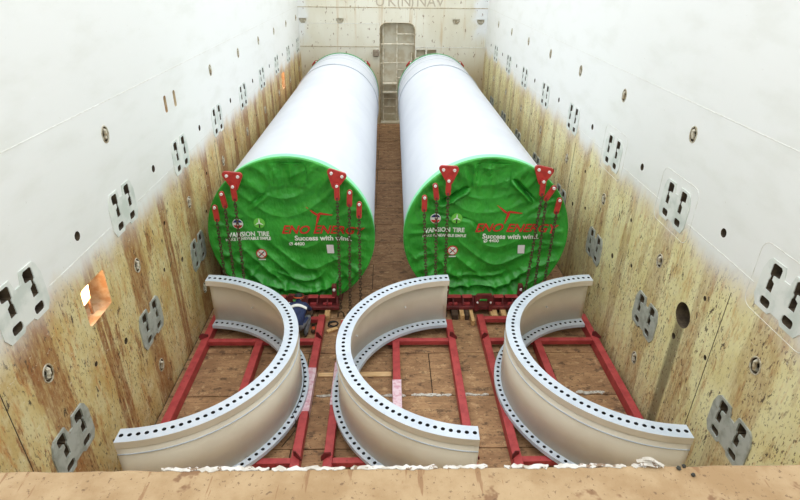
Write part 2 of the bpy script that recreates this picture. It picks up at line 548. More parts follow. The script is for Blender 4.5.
def wall_text(body, x, z, size):
    cu = bpy.data.curves.new('t', 'FONT')
    cu.body = body; cu.size = size; cu.resolution_u = 3
    ob = bpy.data.objects.new('t', cu)
    COL.objects.link(ob)
    me = bpy.data.meshes.new_from_object(ob.evaluated_get(bpy.context.evaluated_depsgraph_get()))
    bpy.data.objects.remove(ob)
    for v in me.vertices:
        v.co = Vector((x + v.co.x, YB - 0.004, z + v.co.y))
    me.name = 'faded_letter'
    link_mesh('faded_letter', me, M_FADED, wall_b)
for ch, x in (('U', -0.55), ('K', 0.0), ('(', 0.42), ('N', 0.6), (')', 1.02), ('N', 1.3), ('A', 1.78), ('V', 2.2)):
    wall_text(ch, x, 5.36, 0.62)

M_RAIL = noisy('ladder_paint', (232, 226, 208), (210, 196, 166), 7, 0.6)
lad = empty('access_ladder', (0.45, YB + 0.35, 0.0), 'pale steel rung ladder with guard rails inside the niche of the end bulkhead', 'ladder')
for x in (-0.2, 0.45, 1.15):
    build('stile', bx(x - 0.03, x + 0.03, YB + 0.3, YB + 0.4, 0.05, 4.62 if x < 0.46 else 3.3, 0.01), M_RAIL, lad)
for z in (0.4, 0.78, 1.16):
    build('rung', tube(bmesh.new(), [(-0.2, YB + 0.35, z), (0.45, YB + 0.35, z)], 0.02, 8), M_RAIL, lad)
for z in (1.5, 1.92):
    build('step', bx(-0.22, 0.47, YB + 0.1, YB + 0.42, z - 0.03, z + 0.03, 0.008), M_RAIL, lad)
for z in (2.17, 2.54, 2.88):
    build('rung', tube(bmesh.new(), [(0.45, YB + 0.35, z), (1.2, YB + 0.35, z)], 0.02, 8), M_RAIL, lad)
build('guard_rail', tube(bmesh.new(), [(-0.34, YB + 0.2, 3.72), (1.27, YB + 0.2, 3.72)], 0.035, 8), M_RAIL, lad)
build('guard_rail', tube(bmesh.new(), [(0.45, YB + 0.3, 4.16), (1.27, YB + 0.3, 4.16)], 0.035, 8), M_RAIL, lad)
build('guard_rail', tube(bmesh.new(), [(-0.34, YB + 0.2, 2.85), (-0.2, YB + 0.3, 2.85), (0.45, YB + 0.35, 2.87)], 0.025, 8), M_RAIL, lad)

# ------------------------------------------------------------------ floor
floor = build('floor', bx(XL - 0.01, XR + 0.01, 1.2, YB + 1.0, -0.3, -0.03), M_FLOORBASE)
tag(floor, 'floor of the hold covered in brown stained plywood sheets', 'floor', kind='structure')
random.seed(4)
DY = 1.25
ybase = 7.74 - 4 * DY
sheets = {}
for r in range(20):
    y0 = ybase + r * DY
    if y0 > YB - 0.1:
        break
    y1 = min(y0 + DY, YB)
    x = XL + 0.02
    off = 1.22 if r % 2 else 2.44
    first = True
    while x < XR - 0.05:
        w = off if first else 2.44
        first = False
        x1 = min(x + w, XR - 0.02)
        if XR - x1 < 0.35:
            x1 = XR - 0.02
        key = (round(x1 - x, 3), round(y1 - y0, 3))
        if key not in sheets:
            b = bx(0.008, key[0] - 0.008, 0.01, key[1] - 0.01, -0.03, 0, 0.004)
            o = build('plywood_sheet', b, M_PLY)
            sheets[key] = o.data
            o.parent = floor
        else:
            o = link_mesh('plywood_sheet', sheets[key], M_PLY, floor)
        o.location = (x, y0, random.choice((0, 0, -0.003, -0.006)))
        x = x1

# white brittle filler left in one joint of the floor
def ragged_strip(bm, x0, x1, y, z0, z1, w, seed, step=0.06):
    rnd = random.Random(seed)
    n = max(3, int((x1 - x0) / step))
    A, B = [], []
    for i in range(n + 1):
        x = x0 + (x1 - x0) * i / n
        k = 0.25 if i in (0, n) else rnd.uniform(0.35, 1.0)
        j = rnd.uniform(-0.2, 0.2) * w
        A.append((x, y - w * k * 0.5 + j)); B.append((x, y + w * k * 0.5 + j))
    pts = A + B[::-1]
    a = [(bm.verts.new((p[0], p[1], z0)), bm.verts.new((p[0], p[1], z1))) for p in A]
    b = [(bm.verts.new((p[0], p[1], z0)), bm.verts.new((p[0], p[1], z1))) for p in B]
    for i in range(n):
        bm.faces.new((a[i][1], a[i + 1][1], b[i + 1][1], b[i][1]))
        bm.faces.new((a[i][0], b[i][0], b[i + 1][0], a[i + 1][0]))
        bm.faces.new((a[i][0], a[i + 1][0], a[i + 1][1], a[i][1]))
        bm.faces.new((b[i][0], b[i][1], b[i + 1][1], b[i + 1][0]))
    bm.faces.new((a[0][0], a[0][1], b[0][1], b[0][0]))
    bm.faces.new((a[n][0], b[n][0], b[n][1], a[n][1]))
    return bm
M_PEEL = noisy('peeling_white_paint', (196, 192, 184), (172, 164, 150), 20, 0.7, spots=((112, 84, 56), 34, 0.56, 0.9))
for k, (xa, xb) in enumerate(((-1.32, -0.98), (-0.7, -0.2), (-0.1, 0.35), (0.45, 1.2), (1.36, 1.9), (2.9, 3.5), (3.55, 4.1))):
    build('joint_filler', ragged_strip(bmesh.new(), xa, xb, 7.74 + (0.05 if k == 6 else 0), -0.01, 0.012, 0.085, 30 + k), M_PEEL, floor)

# ------------------------------------------------------------------ foreground deck edge the camera stands on
def deck_material():
    m = new_mat('scuffed_tan_deck', rough=0.8)
    n = NT(m)
    c = n.mix(n.ramp(n.noise(n.pos(), 5, 6, 0.6), 0.35, 0.65), srgb(166, 140, 104), srgb(146, 117, 80))
    c = n.mix(n.math('MULTIPLY', n.ramp(n.noise(n.pos((1, 1, 1), (2, 5, 0)), 6.5, 4, 0.6), 0.6, 0.66), 0.8), c, srgb(112, 76, 46))
    c = n.mix(n.math('MULTIPLY', n.ramp(n.noise(n.pos((9, 1.2, 1), (1, 1, 0)), 3.2, 4), 0.62, 0.67), 0.6), c, srgb(120, 80, 46))
    c = n.mix(n.math('MULTIPLY', n.ramp(n.noise(n.pos(), 55, 5, 0.7), 0.6, 0.65), 0.75), c, srgb(92, 66, 44))
    n.color(c)
    n.bump(n.noise(n.pos(), 40, 6, 0.7), 0.6, 0.006)
    return m
M_DECK = deck_material()
LZ, LY = 5.55, 1.37
ledge_bm = bmesh.new()
rnd = random.Random(11)
N = 160
top_f, bot_f, top_b, bot_b = [], [], [], []
for i in range(N + 1):
    x = XL + 0.002 + (XR - XL - 0.004) * i / N
    e = 0.008 * noise.noise((x * 5, 2, 0)) + 0.006 * noise.noise((x * 23, 5, 0))
    top_f.append((ledge_bm.verts.new((x, LY - 0.012 + e, LZ)), ledge_bm.verts.new((x, LY + e, LZ - 0.012 + 0.004 * noise.noise((x * 30, 1, 1))))))
    bot_f.append(ledge_bm.verts.new((x, LY, LZ - 0.3)))
    top_b.append(ledge_bm.verts.new((x, -3.9, LZ)))
    bot_b.append(ledge_bm.verts.new((x, -3.9, LZ - 0.3)))
for i in range(N):
    ledge_bm.faces.new((top_b[i], top_b[i + 1], top_f[i + 1][0], top_f[i][0]))
    ledge_bm.faces.new((top_f[i][0], top_f[i + 1][0], top_f[i + 1][1], top_f[i][1]))
    ledge_bm.faces.new((top_f[i][1], top_f[i + 1][1], bot_f[i + 1], bot_f[i]))
    ledge_bm.faces.new((bot_f[i], bot_f[i + 1], bot_b[i + 1], bot_b[i]))
    ledge_bm.faces.new((bot_b[i], bot_b[i + 1], top_b[i + 1], top_b[i]))
for i in (0, N):
    ledge_bm.faces.new((top_b[i], top_f[i][0], top_f[i][1], bot_f[i], bot_b[i]))
ledge = build('floor_upper', ledge_bm, M_DECK)
tag(ledge, 'tan scuffed edge of the upper deck along the bottom of the photo', 'deck', kind='structure')
for k, (xa, xb) in enumerate(((-0.80, -0.42), (-0.41, -0.15), (-0.13, 0.18), (0.2, 0.36), (0.42, 0.58), (0.6, 0.86), (0.88, 1.0))):
    build('peeling_paint', ragged_strip(bmesh.new(), xa, xb, LY - 0.006, LZ - 0.006, LZ + 0.003, 0.022, 70 + k, 0.012), M_PEEL, ledge)
build('wall_front', bx(XL + 0.002, XR - 0.002, 1.15, 1.3, -0.3, LZ - 0.3), M_WB)
tag(bpy.data.objects['wall_front'], 'steel bulkhead below the edge of the upper deck', 'wall', kind='structure')

def lump(c, r, seed, sq=(1, 1, 0.7)):
    b = bmesh.new()
    bmesh.ops.create_icosphere(b, subdivisions=2, radius=1)
    for v in b.verts:
        k = 1 + 0.35 * noise.noise(v.co * 1.6 + Vector((seed * 3.1, 0, 0)))
        v.co = Vector((c[0] + v.co.x * r * k * sq[0], c[1] + v.co.y * r * k * sq[1], c[2] + v.co.z * r * k * sq[2]))
    zmin = min(v.co.z for v in b.verts)
    bmesh.ops.translate(b, verts=b.verts, vec=(0, 0, c[2] - zmin))
    return b
M_PEB = noisy('dark_clod', (58, 58, 50), (44, 40, 32), 60, 0.9)
for k, (x, y, r, lb) in enumerate(((1.045, 1.347, 0.0085, 'dark clod at the left of the three lumps on the deck edge'),
                                   (1.068, 1.357, 0.0075, 'dark clod of the three lumps nearest to the hold on the deck edge'),
                                   (1.083, 1.318, 0.008, 'dark clod lying furthest back from the hold of the three lumps'))):
    tag(build('dirt_clod', lump((x, y, LZ), r, k), M_PEB, smooth=True), lb, 'clod', 'dirt clods on the deck edge')
# curled flake of paint on the deck edge
fl = empty('paint_flake', (0.95, 1.37, LZ), 'curled white flake of peeled paint sticking up on the deck edge', 'paint flake')
for k, (x0, y0, x1, y1, hz) in enumerate(((0.90, 1.372, 0.985, 1.362, 0.018), (0.92, 1.375, 0.99, 1.35, 0.032), (0.91, 1.36, 0.97, 1.352, 0.012))):
    b = bmesh.new()
    prev = None
    for i in range(9):
        t = i / 8
        p = Vector((x0 + (x1 - x0) * t, y0 + (y1 - y0) * t, LZ + 0.004 + hz * math.sin(PI * (0.15 + 0.8 * t)) * (1 - 0.5 * t)))
        w = 0.007 * (1 - 0.6 * abs(t - 0.4))
        q = [b.verts.new(p + Vector((0, s * w, dz))) for s, dz in ((-1, 0), (1, 0.002), (1, 0.004), (-1, 0.002))]
        if prev:
            for j in range(4):
                b.faces.new((prev[j], prev[(j + 1) % 4], q[(j + 1) % 4], q[j]))
        else:
            b.faces.new(q)
        prev = q
    b.faces.new(prev[::-1])
    build('flake_strip', b, M_PEEL, fl)

# ------------------------------------------------------------------ half rings
def flange(bm, cx, cy, sgn, rows, z0, z1, a0=-PI / 2, a1=PI / 2):
    """rows: list of (r_in, r_out, r_hole, n, hole_radius). arc towards sgn*X"""
    def P(r, a, z):
        return (cx + sgn * r * math.cos(a), cy + r * math.sin(a), z)
    sq = [(1, 0), (1, .5), (1, 1), (.5, 1), (0, 1), (-.5, 1), (-1, 1), (-1, .5), (-1, 0), (-1, -.5), (-1, -1), (-.5, -1), (0, -1), (.5, -1), (1, -1), (1, -.5)]
    for (ri, ro, rh, n, hr) in rows:
        da = (a1 - a0) / n
        for k in range(n):
            ac = a0 + (k + 0.5) * da
            def bp(s, t):
                return (ro - rh) * t + rh if t > 0 else rh + (rh - ri) * t, ac + s * da / 2
            top, bot, ht, hb = [], [], [], []
            for (s, t) in sq:
                r_, a_ = bp(s, t)
                top.append(bm.verts.new(P(r_, a_, z1))); bot.append(bm.verts.new(P(r_, a_, z0)))
                th = math.atan2(t, s)
                r_, a_ = rh + hr * math.sin(th), ac + hr * math.cos(th) / rh
                ht.append(bm.verts.new(P(r_, a_, z1))); hb.append(bm.verts.new(P(r_, a_, z0)))
            m = len(sq)
            for i in range(m):
                j = (i + 1) % m
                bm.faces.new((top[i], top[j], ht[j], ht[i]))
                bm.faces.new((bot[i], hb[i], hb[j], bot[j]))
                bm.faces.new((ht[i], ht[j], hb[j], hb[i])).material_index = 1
                s0, s1 = sq[i], sq[j]
                if s0[1] == 1 and s1[1] == 1 or s0[1] == -1 and s1[1] == -1 or \
                   (k == 0 and s0[0] == -1 and s1[0] == -1) or (k == n - 1 and s0[0] == 1 and s1[0] == 1):
                    bm.faces.new((top[i], bot[i], bot[j], top[j])).material_index = 2
    bmesh.ops.remove_doubles(bm, verts=bm.verts, dist=0.0008)
    return bm

def arc_shell(bm, cx, cy, sgn, prof, n=72, a0=-PI / 2, a1=PI / 2):
    rings = []
    for i in range(n + 1):
        a = a0 + (a1 - a0) * i / n
        rings.append([bm.verts.new((cx + sgn * r * math.cos(a), cy + r * math.sin(a), z)) for r, z in prof])
    m = len(prof)
    for i in range(n):
        for j in range(m):
            k = (j + 1) % m
            bm.faces.new((rings[i][j], rings[i + 1][j], rings[i + 1][k], rings[i][k]))
    bm.faces.new(rings[0])
    bm.faces.new(rings[-1][::-1])
    return bm

FT = 0.20           # top of the red frames
RZ1 = 1.36          # top of the rings
RYC = 7.63
RB = FT + 0.006
AE = PI / 2 - 0.04
M_BORE = new_mat('dark_bolt_bore', (34, 34, 34), 0.8)  # unpainted bore walls, with the holes' shade put into the near-black colour
def half_ring(cx, sgn, label):
    cx -= sgn * 0.09
    t = empty('flange_ring_segment', (cx + sgn * 2.05, RYC, FT), label, 'ring segment', 'half flange rings in the foreground')
    bm = flange(bmesh.new(), cx, RYC, sgn, [(1.99, 2.24, 2.115, 58, 0.031)], RZ1 - 0.12, RZ1, -AE, AE)
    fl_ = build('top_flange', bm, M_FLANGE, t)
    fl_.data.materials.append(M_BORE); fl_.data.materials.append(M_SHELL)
    sh = build('shell', arc_shell(bmesh.new(), cx, RYC, sgn, [(2.23, RB + 0.07), (2.23, RZ1 - 0.12), (2.18, RZ1 - 0.12), (2.18, RB + 0.07)], 72, -AE, AE), M_SHELL, t, smooth=False)
    for p in sh.data.polygons:
        p.use_smooth = len(p.vertices) == 4 and abs(p.normal.z) < 0.2
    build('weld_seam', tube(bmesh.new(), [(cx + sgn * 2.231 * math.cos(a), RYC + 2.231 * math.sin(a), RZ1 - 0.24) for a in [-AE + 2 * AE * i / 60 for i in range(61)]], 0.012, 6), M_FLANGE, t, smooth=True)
    bm = flange(bmesh.new(), cx, RYC, sgn, [(1.96, 2.195, 2.075, 54, 0.029), (2.195, 2.35, 2.283, 54, 0.029)], RB, RB + 0.07, -AE, AE)
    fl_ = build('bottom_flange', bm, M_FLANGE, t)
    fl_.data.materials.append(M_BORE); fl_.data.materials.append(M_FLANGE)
    # little lifting bolts on the inner face
    for a in (-0.9, -0.2, 0.45, 1.1):
        c, s = math.cos(a), math.sin(a)
        build('stud', tube(bmesh.new(), [(cx + sgn * 2.185 * c, RYC + 2.185 * s, 0.75), (cx + sgn * 2.14 * c, RYC + 2.14 * s, 0.75)], 0.018, 8), M_BOLT, t)
    return t
half_ring(-3.70, 1, 'pale half ring with bolt holes, leftmost, its open side towards the rusty left wall')
half_ring(1.27, -1, 'pale half ring with bolt holes, in the middle, opening to the right')
half_ring(4.25, -1, 'pale half ring with bolt holes, rightmost, opening towards the right wall')

# ------------------------------------------------------------------ red transport frames
def frame(xl, xm, xr, yend, label):
    t = empty('transport_skid', (xm, 7.8, 0), label, 'steel frame', 'red frames under the half rings')
    hw = 0.072
    xl, xr = xl + 0.012, xr + 0.012
    for x in (xl, xr):
        build('side_rail', bx(x - hw, x + hw, 4.9, yend, 0.004, FT - 0.002, 0.006), M_RED, t)
    build('centre_rail', bx(xm - hw, xm + hw, 6.155, 9.155, 0.004, FT - 0.003, 0.006), M_RED, t)
    for y in (6.1, 9.21, yend - 0.1):
        build('cross_beam', bx(xl + hw, xr - hw, y - 0.055, y + 0.055, 0.075, FT - 0.02, 0.006), M_RED, t)
    for x in (xl, xr):
        for y in (6.13, 9.25):
            s = 1 if x == xl else -1
            b = prism(bmesh.new(), [(-0.07, 0), (0.07, 0), (0.075, 0.05), (-0.02, 0.13), (-0.07, 0.1)],
                      lambda p, q: (x - s * 0.03 + p, y - 0.01 + p * 0.8 * s, FT - 0.003 + q), lambda p, q: (x - s * 0.03 + p, y + 0.012 + p * 0.8 * s, FT - 0.003 + q))
            build('clamp_plate', b, M_DARKRED, t)
    return t
frame(-3.78, -2.64, -1.46, 10.1, 'red steel frame under the leftmost half ring')
fm = frame(-0.95, 0.18, 1.34, 9.9, 'red steel frame under the middle half ring')
frame(2.06, 3.13, 4.36, 10.1, 'red steel frame under the rightmost half ring')
M_FILM = noisy('pinkish_film', (222, 196, 204), (204, 150, 164), 14, 0.3)
def film(x, y0, y1, lab):
    b = bmesh.new()
    n = 24
    prev = None
    for i in range(n + 1):
        y = y0 + (y1 - y0) * i / n
        d = [0.006 + 0.006 * (noise.noise((y * 9, k * 3.0, x)) + 0.6) for k in range(4)]; h = FT + 0.003
        q = [b.verts.new(v) for v in ((x - 0.072 - d[0], y, 0.03), (x - 0.072 - d[1], y, h), (x + 0.072 + d[2], y, h), (x + 0.072 + d[3], y, 0.03))]
        if prev:
            for j in range(3):
                b.faces.new((prev[j], prev[j + 1], q[j + 1], q[j]))
        prev = q
    b.normal_update()
    bmesh.ops.solidify(b, geom=list(b.faces), thickness=0.002)
    o = build('plastic_film', b, M_FILM)
    tag(o, lab, 'plastic film')
film(-1.448, 7.15, 8.3, 'crumpled pinkish plastic film wrapped on the right rail of the leftmost red frame')
film(-0.938, 7.3, 8.45, 'crumpled pinkish plastic film wrapped on the left rail of the middle red frame')

film(0.18, 7.0, 7.95, 'crumpled pinkish plastic film on the centre rail inside the middle half ring')
cord = [(-3.79 + 2.262 * math.cos(a), RYC + 2.262 * math.sin(a), RB + 0.078) for a in [0.3 - 0.045 * i for i in range(14)]]
cord += [(-3.79 + 2.37 * math.cos(-0.33), RYC + 2.37 * math.sin(-0.33), RB + 0.06), (-3.79 + 2.38 * math.cos(-0.36), RYC + 2.38 * math.sin(-0.36), 0.1), (-1.68, RYC - 0.95, 0.012), (-1.75, RYC - 1.1, 0.012)]
tag(build('power_cable', tube(bmesh.new(), cord, 0.007, 6), new_mat('cord_rubber', (30, 28, 28), 0.7), smooth=True), 'thin black cable draped over the bottom flange of the leftmost half ring', 'cable')

# ------------------------------------------------------------------ tower sections
TY0, TY1 = 10.7, 25.5
def crease(x, z, x0, z0, x1, z1, depth, w):
    dx, dz = x1 - x0, z1 - z0
    L = math.hypot(dx, dz)
    t = ((x - x0) * dx + (z - z0) * dz) / (L * L)
    if t < -0.1 or t > 1.1:
        return 0
    d = ((x - x0) * dz - (z - z0) * dx) / L
    f_ = math.sin(PI * min(max(t, 0), 1)) ** 0.6
    return -depth * f_ * math.exp(-(d / w) ** 2) + depth * 0.6 * f_ * math.exp(-((d - 2 * w) / (1.5 * w)) ** 2)

class Tower:
    def __init__(s, cx, rf, rr, seed, creases, label, side):
        s.cx, s.rf, s.rr, s.seed, s.creases = cx, rf, rr, seed, creases
        s.cz = 1.85
        s.t = empty('tower_section', (cx, (TY0 + TY1) / 2, 0.12), label, 'tower section', 'wrapped tower sections')
        s.build(side)
    def d(s, x, z):
        """how far the tarpaulin stands off the rim plane, towards the camera"""
        R = s.rf
        r = math.hypot(x, z) / R
        a = math.atan2(z, x)
        q = s.seed * 7.3
        e = max(0.0, 1 - r)
        def ridge(p):                       # sharp-topped cloth fold
            f_ = math.sin(p)
            return 1 - 2 * abs(f_) ** 0.7
        def clamp(t):
            return min(1.0, max(0.0, t))
        calm = 1 - 0.6 * clamp(1 - abs(z - 0.02) / 0.4)          # taut where the print is
        v = -0.12 * min(1, e * 2.5) + 0.05 * noise.noise((x * 1.1 + q, z * 1.1, 1))
        # swags hanging below the crown
        ph = (z - 0.62 * x * x) * 7.5 + 1.5 * noise.noise((x * 0.9, z * 0.9, q))
        v += 0.042 * clamp((z - 0.1) / 0.5) * ridge(ph) * (0.45 + 0.55 * noise.noise((x * 1.4, z * 1.4, q + 3)))
        # pull lines radiating from the rim
        wr = noise.noise((math.cos(a) * 3, math.sin(a) * 3, q + 1))
        v += 0.05 * clamp((r - 0.5) / 0.35) * ridge(a * 13 + 3.2 * wr + 1.2 * noise.noise((x * 1.6, z * 1.6, q + 4))) * min(1, e * 9) * (0.4 + abs(wr) * 1.4)
        # diagonal tension folds in the lower half
        ph2 = (z - 0.85 * math.sqrt((x - 0.25 * math.sin(q)) ** 2 + 0.06) + 0.25 * x) * 6.5 + 2.2 * noise.noise((x * 0.8, z * 0.8, q + 9))
        v += 0.036 * clamp((-z + 0.05) / 0.5) * ridge(ph2) * calm
        # gathered hem at the bottom
        v += 0.075 * clamp((-z - 0.85) / 0.35) * ridge(r * 16 + 2.0 * noise.noise((x * 1.3, z * 1.3, q + 2)))
        v += 0.016 * noise.noise((x * 4.0, z * 3.0, q + 5)) * calm
        for c in s.creases:
            v += crease(x, z, *c)
        return v * min(1, e * 14 + 0.15)
    def at(s, x, z, eps=0.0):
        """local cover coordinates -> world point on the tarpaulin"""
        return Vector((s.cx + x, TY0 - 0.06 - s.d(x, z) - eps, s.cz + z))
    def build(s, side):
        t, cx, cz, rf, rr = s.t, s.cx, s.cz, s.rf, s.rr
        # shell
        b = bmesh.new()
        n = 96
        st = [0, 0.25, 0.3, 2, 4, 6, 8, 10, 11.6, 11.63, 11.9, 12.2, 13.2, 13.4, 14.5, TY1 - TY0]
        prev = None
        for y in st:
            f_ = y / (TY1 - TY0)
            r = rf + (rr - rf) * f_ - 0.012
            if 11.62 < y < 13.3: r += 0.02
            c = cz + (rf - rr) * 0.35 * f_
            ring = [b.verts.new((cx + (0.0 if y == 0 else 0) + r * math.cos(2 * PI * i / n), TY0 + y, c + r * math.sin(2 * PI * i / n))) for i in range(n)]
            if prev:
                for i in range(n):
                    b.faces.new((prev[i], prev[(i + 1) % n], ring[(i + 1) % n], ring[i]))
            else:
                lip = [b.verts.new((cx + (r - 0.06) * math.cos(2 * PI * i / n), TY0, c + (r - 0.06) * math.sin(2 * PI * i / n))) for i in range(n)]
                inn = [b.verts.new((cx + (r - 0.06) * math.cos(2 * PI * i / n), TY0 + 0.6, c + (r - 0.06) * math.sin(2 * PI * i / n))) for i in range(n)]
                for i in range(n):
                    j = (i + 1) % n
                    b.faces.new((ring[i], ring[j], lip[j], lip[i]))
                    b.faces.new((lip[i], lip[j], inn[j], inn[i]))
                b.faces.new(inn)
            prev = ring
        b.faces.new(prev)
        sh = build('shell', b, M_WRAP, t)
        for p in sh.data.polygons: p.use_smooth = len(p.vertices) == 4
        for yb_ in (11.62, 13.3, 14.2):
            f_ = yb_ / (TY1 - TY0)
            rb_ = rf + (rr - rf) * f_ - 0.004 + (0.02 if yb_ == 11.62 else 0)
            zc_ = cz + (rf - rr) * 0.35 * f_
            build('wrap_band', tube(bmesh.new(), [(cx + rb_ * math.cos(2 * PI * i / 96), TY0 + yb_, zc_ + rb_ * math.sin(2 * PI * i / 96)) for i in range(96)], 0.016, 6, closed=True), M_BAND, t, smooth=True)
        # tarpaulin
        b = bmesh.new()
        nr, na = 96, 264
        ctr = b.verts.new(s.at(0, 0))
        prev = None
        for i in range(1, nr + 1):
            r = rf * i / nr
            ring = [b.verts.new(s.at(r * math.cos(2 * PI * k / na), r * math.sin(2 * PI * k / na))) for k in range(na)]
            for k in range(na):
                if prev: b.faces.new((prev[k], prev[(k + 1) % na], ring[(k + 1) % na], ring[k]))
                else: b.faces.new((ctr, ring[(k + 1) % na], ring[k]))
            prev = ring
        for ring_y, dr in ((TY0 - 0.03, 0.012), (TY0 + 0.01, 0.014)):
            ring = [b.verts.new((cx + (rf + dr) * math.cos(2 * PI * k / na), ring_y, cz + (rf + dr) * math.sin(2 * PI * k / na))) for k in range(na)]
            for k in range(na):
                b.faces.new((prev[k], prev[(k + 1) % na], ring[(k + 1) % na], ring[k]))
            prev = ring
        s.cover = build('tarpaulin_cover', b, M_COVER, t, smooth=True)
        # mint rim tape round front and back end
        for (ya, yb, r0) in ((TY0 + 0.0, TY0 + 0.20, rf), (TY1 - 0.12, TY1 + 0.02, rr)):
            b = bmesh.new()
            A = []
            c2 = cz if r0 == rf else cz + 0.35 * (rf - rr)
            for k in range(120):
                a = 2 * PI * k / 120
                w = yb + 0.02 * noise.noise((math.cos(a) * 4, math.sin(a) * 4, s.seed)) if r0 == rf else yb
                A.append([b.verts.new((cx + q * math.cos(a), yy, c2 + q * math.sin(a))) for yy, q in ((ya, r0 - 0.02), (ya, r0 + 0.017), (w, r0 + 0.008), (w, r0 - 0.02))])
            for k in range(120):
                B = A[(k + 1) % 120]
                for j in range(4):
                    b.faces.new((A[k][j], B[j], B[(j + 1) % 4], A[k][(j + 1) % 4]))
            build('rim_tape', b, M_SKIRT if r0 == rf else new_mat('green_rim', (92, 170, 110), 0.5), t, smooth=False)
        # sewn flap at the crown
        b = bmesh.new()
        fx0, fx1, fz0, fz1 = -0.36, 0.4, 1.13, 1.66
        g = [[None] * 15 for _ in range(11)]
        for i in range(11):
            for j in range(15):
                x = fx0 + (fx1 - fx0) * j / 14
                z = fz0 + (fz1 - fz0) * i / 10 - 0.08 * (x * x)
                g[i][j] = b.verts.new(s.at(x, z, 0.03 + 0.014 * math.sin(9 * x + 4 * z)))
        for i in range(10):
            for j in range(14):
                b.faces.new((g[i][j], g[i][j + 1], g[i + 1][j + 1], g[i + 1][j]))
        b.normal_update()
        bmesh.ops.solidify(b, geom=list(b.faces), thickness=0.012)
        build('cover_flap', b, M_COVER, s.cover)
    # things printed or stuck on the cover
    def disc(s, name, x, z, pts, mat, eps, parent=None, rb=0.0):
        b = bmesh.new()
        cxx = sum(p[0] for p in pts) / len(pts); czz = sum(p[1] for p in pts) / len(pts)
        base = max(s.d(x + p[0], z + p[1]) for p in pts + [(cxx, czz)] + ([(k_ * rb / 3, j_ * rb / 3) for k_ in range(-3, 4) for j_ in range(-3, 4)] if rb else []))
        vs_ = [b.verts.new((s.cx + x + p[0], TY0 - 0.06 - base - eps, s.cz + z + p[1])) for p in pts]
        f_ = b.faces.new(vs_)
        e = bmesh.ops.extrude_face_region(b, geom=[f_])
        bmesh.ops.translate(b, verts=[v for v in e['geom'] if isinstance(v, bmesh.types.BMVert)], vec=(0, 0.004, 0))
        return build(name, b, mat, parent or s.cover)
    def text(s, name, body, x, z, size, mat, sx=1.0, shear=0.0, eps=0.014, bold=0.0):
        cu = bpy.data.curves.new('t', 'FONT')
        cu.body = body; cu.size = size; cu.shear = shear; cu.align_x = 'CENTER'; cu.align_y = 'CENTER'; cu.offset = bold
        cu.resolution_u = 3
        ob = bpy.data.objects.new('t', cu)
        COL.objects.link(ob)
        me = bpy.data.meshes.new_from_object(ob.evaluated_get(bpy.context.evaluated_depsgraph_get()))
        bpy.data.objects.remove(ob)
        b = bmesh.new()
        b.from_mesh(me)
        bmesh.ops.triangulate(b, faces=b.faces)
        bmesh.ops.subdivide_edges(b, edges=[e for e in b.edges if e.calc_length() > 0.06], cuts=2)
        for v in b.verts:
            xx, zz = x + v.co.x * sx, z + v.co.y
            dd = max(s.d(xx + o1, zz + o2) for o1, o2 in ((0, 0), (0.02, 0), (-0.02, 0), (0, 0.02), (0, -0.02)))
            v.co = Vector((s.cx + xx, TY0 - 0.06 - dd - eps, s.cz + zz))
        me2 = bpy.data.meshes.new(name)
        bmesh.ops.translate(b, verts=b.verts, vec=-wpos(s.cover))
        b.to_mesh(me2); b.free()
        return link_mesh(name, me2, mat, s.cover)

tL = Tower(-2.065, 1.78, 1.66, 1.0, [(-0.95, 0.62, -0.45, 1.0, 0.06, 0.035)],
           'white wrapped tower section with green end cover, beside the left wall', 'left')
tR = Tower(2.15, 1.785, 1.66, 2.0, [(-1.05, 0.72, -0.44, 1.12, 0.24, 0.035), (0.49, 1.32, 1.0, 0.80, 0.22, 0.032), (-1.2, 0.5, -0.3, 0.35, 0.04, 0.03), (-0.3, 0.35, 0.0, 0.0, 0.04, 0.035)],
           'white wrapped tower section with green end cover, beside the right wall', 'right')

M_LOGO = new_mat('red_print', (202, 44, 40), 0.5)
M_WPRINT = new_mat('white_print', (232, 238, 230), 0.5)
M_BLUE = new_mat('navy_print', (36, 58, 124), 0.5)
M_LGREEN = new_mat('lime_print', (112, 204, 74), 0.5)
M_BLACK = new_mat('black_print', (30, 30, 30), 0.5)
M_PAPER = new_mat('paper_sheet', (230, 226, 228), 0.6)

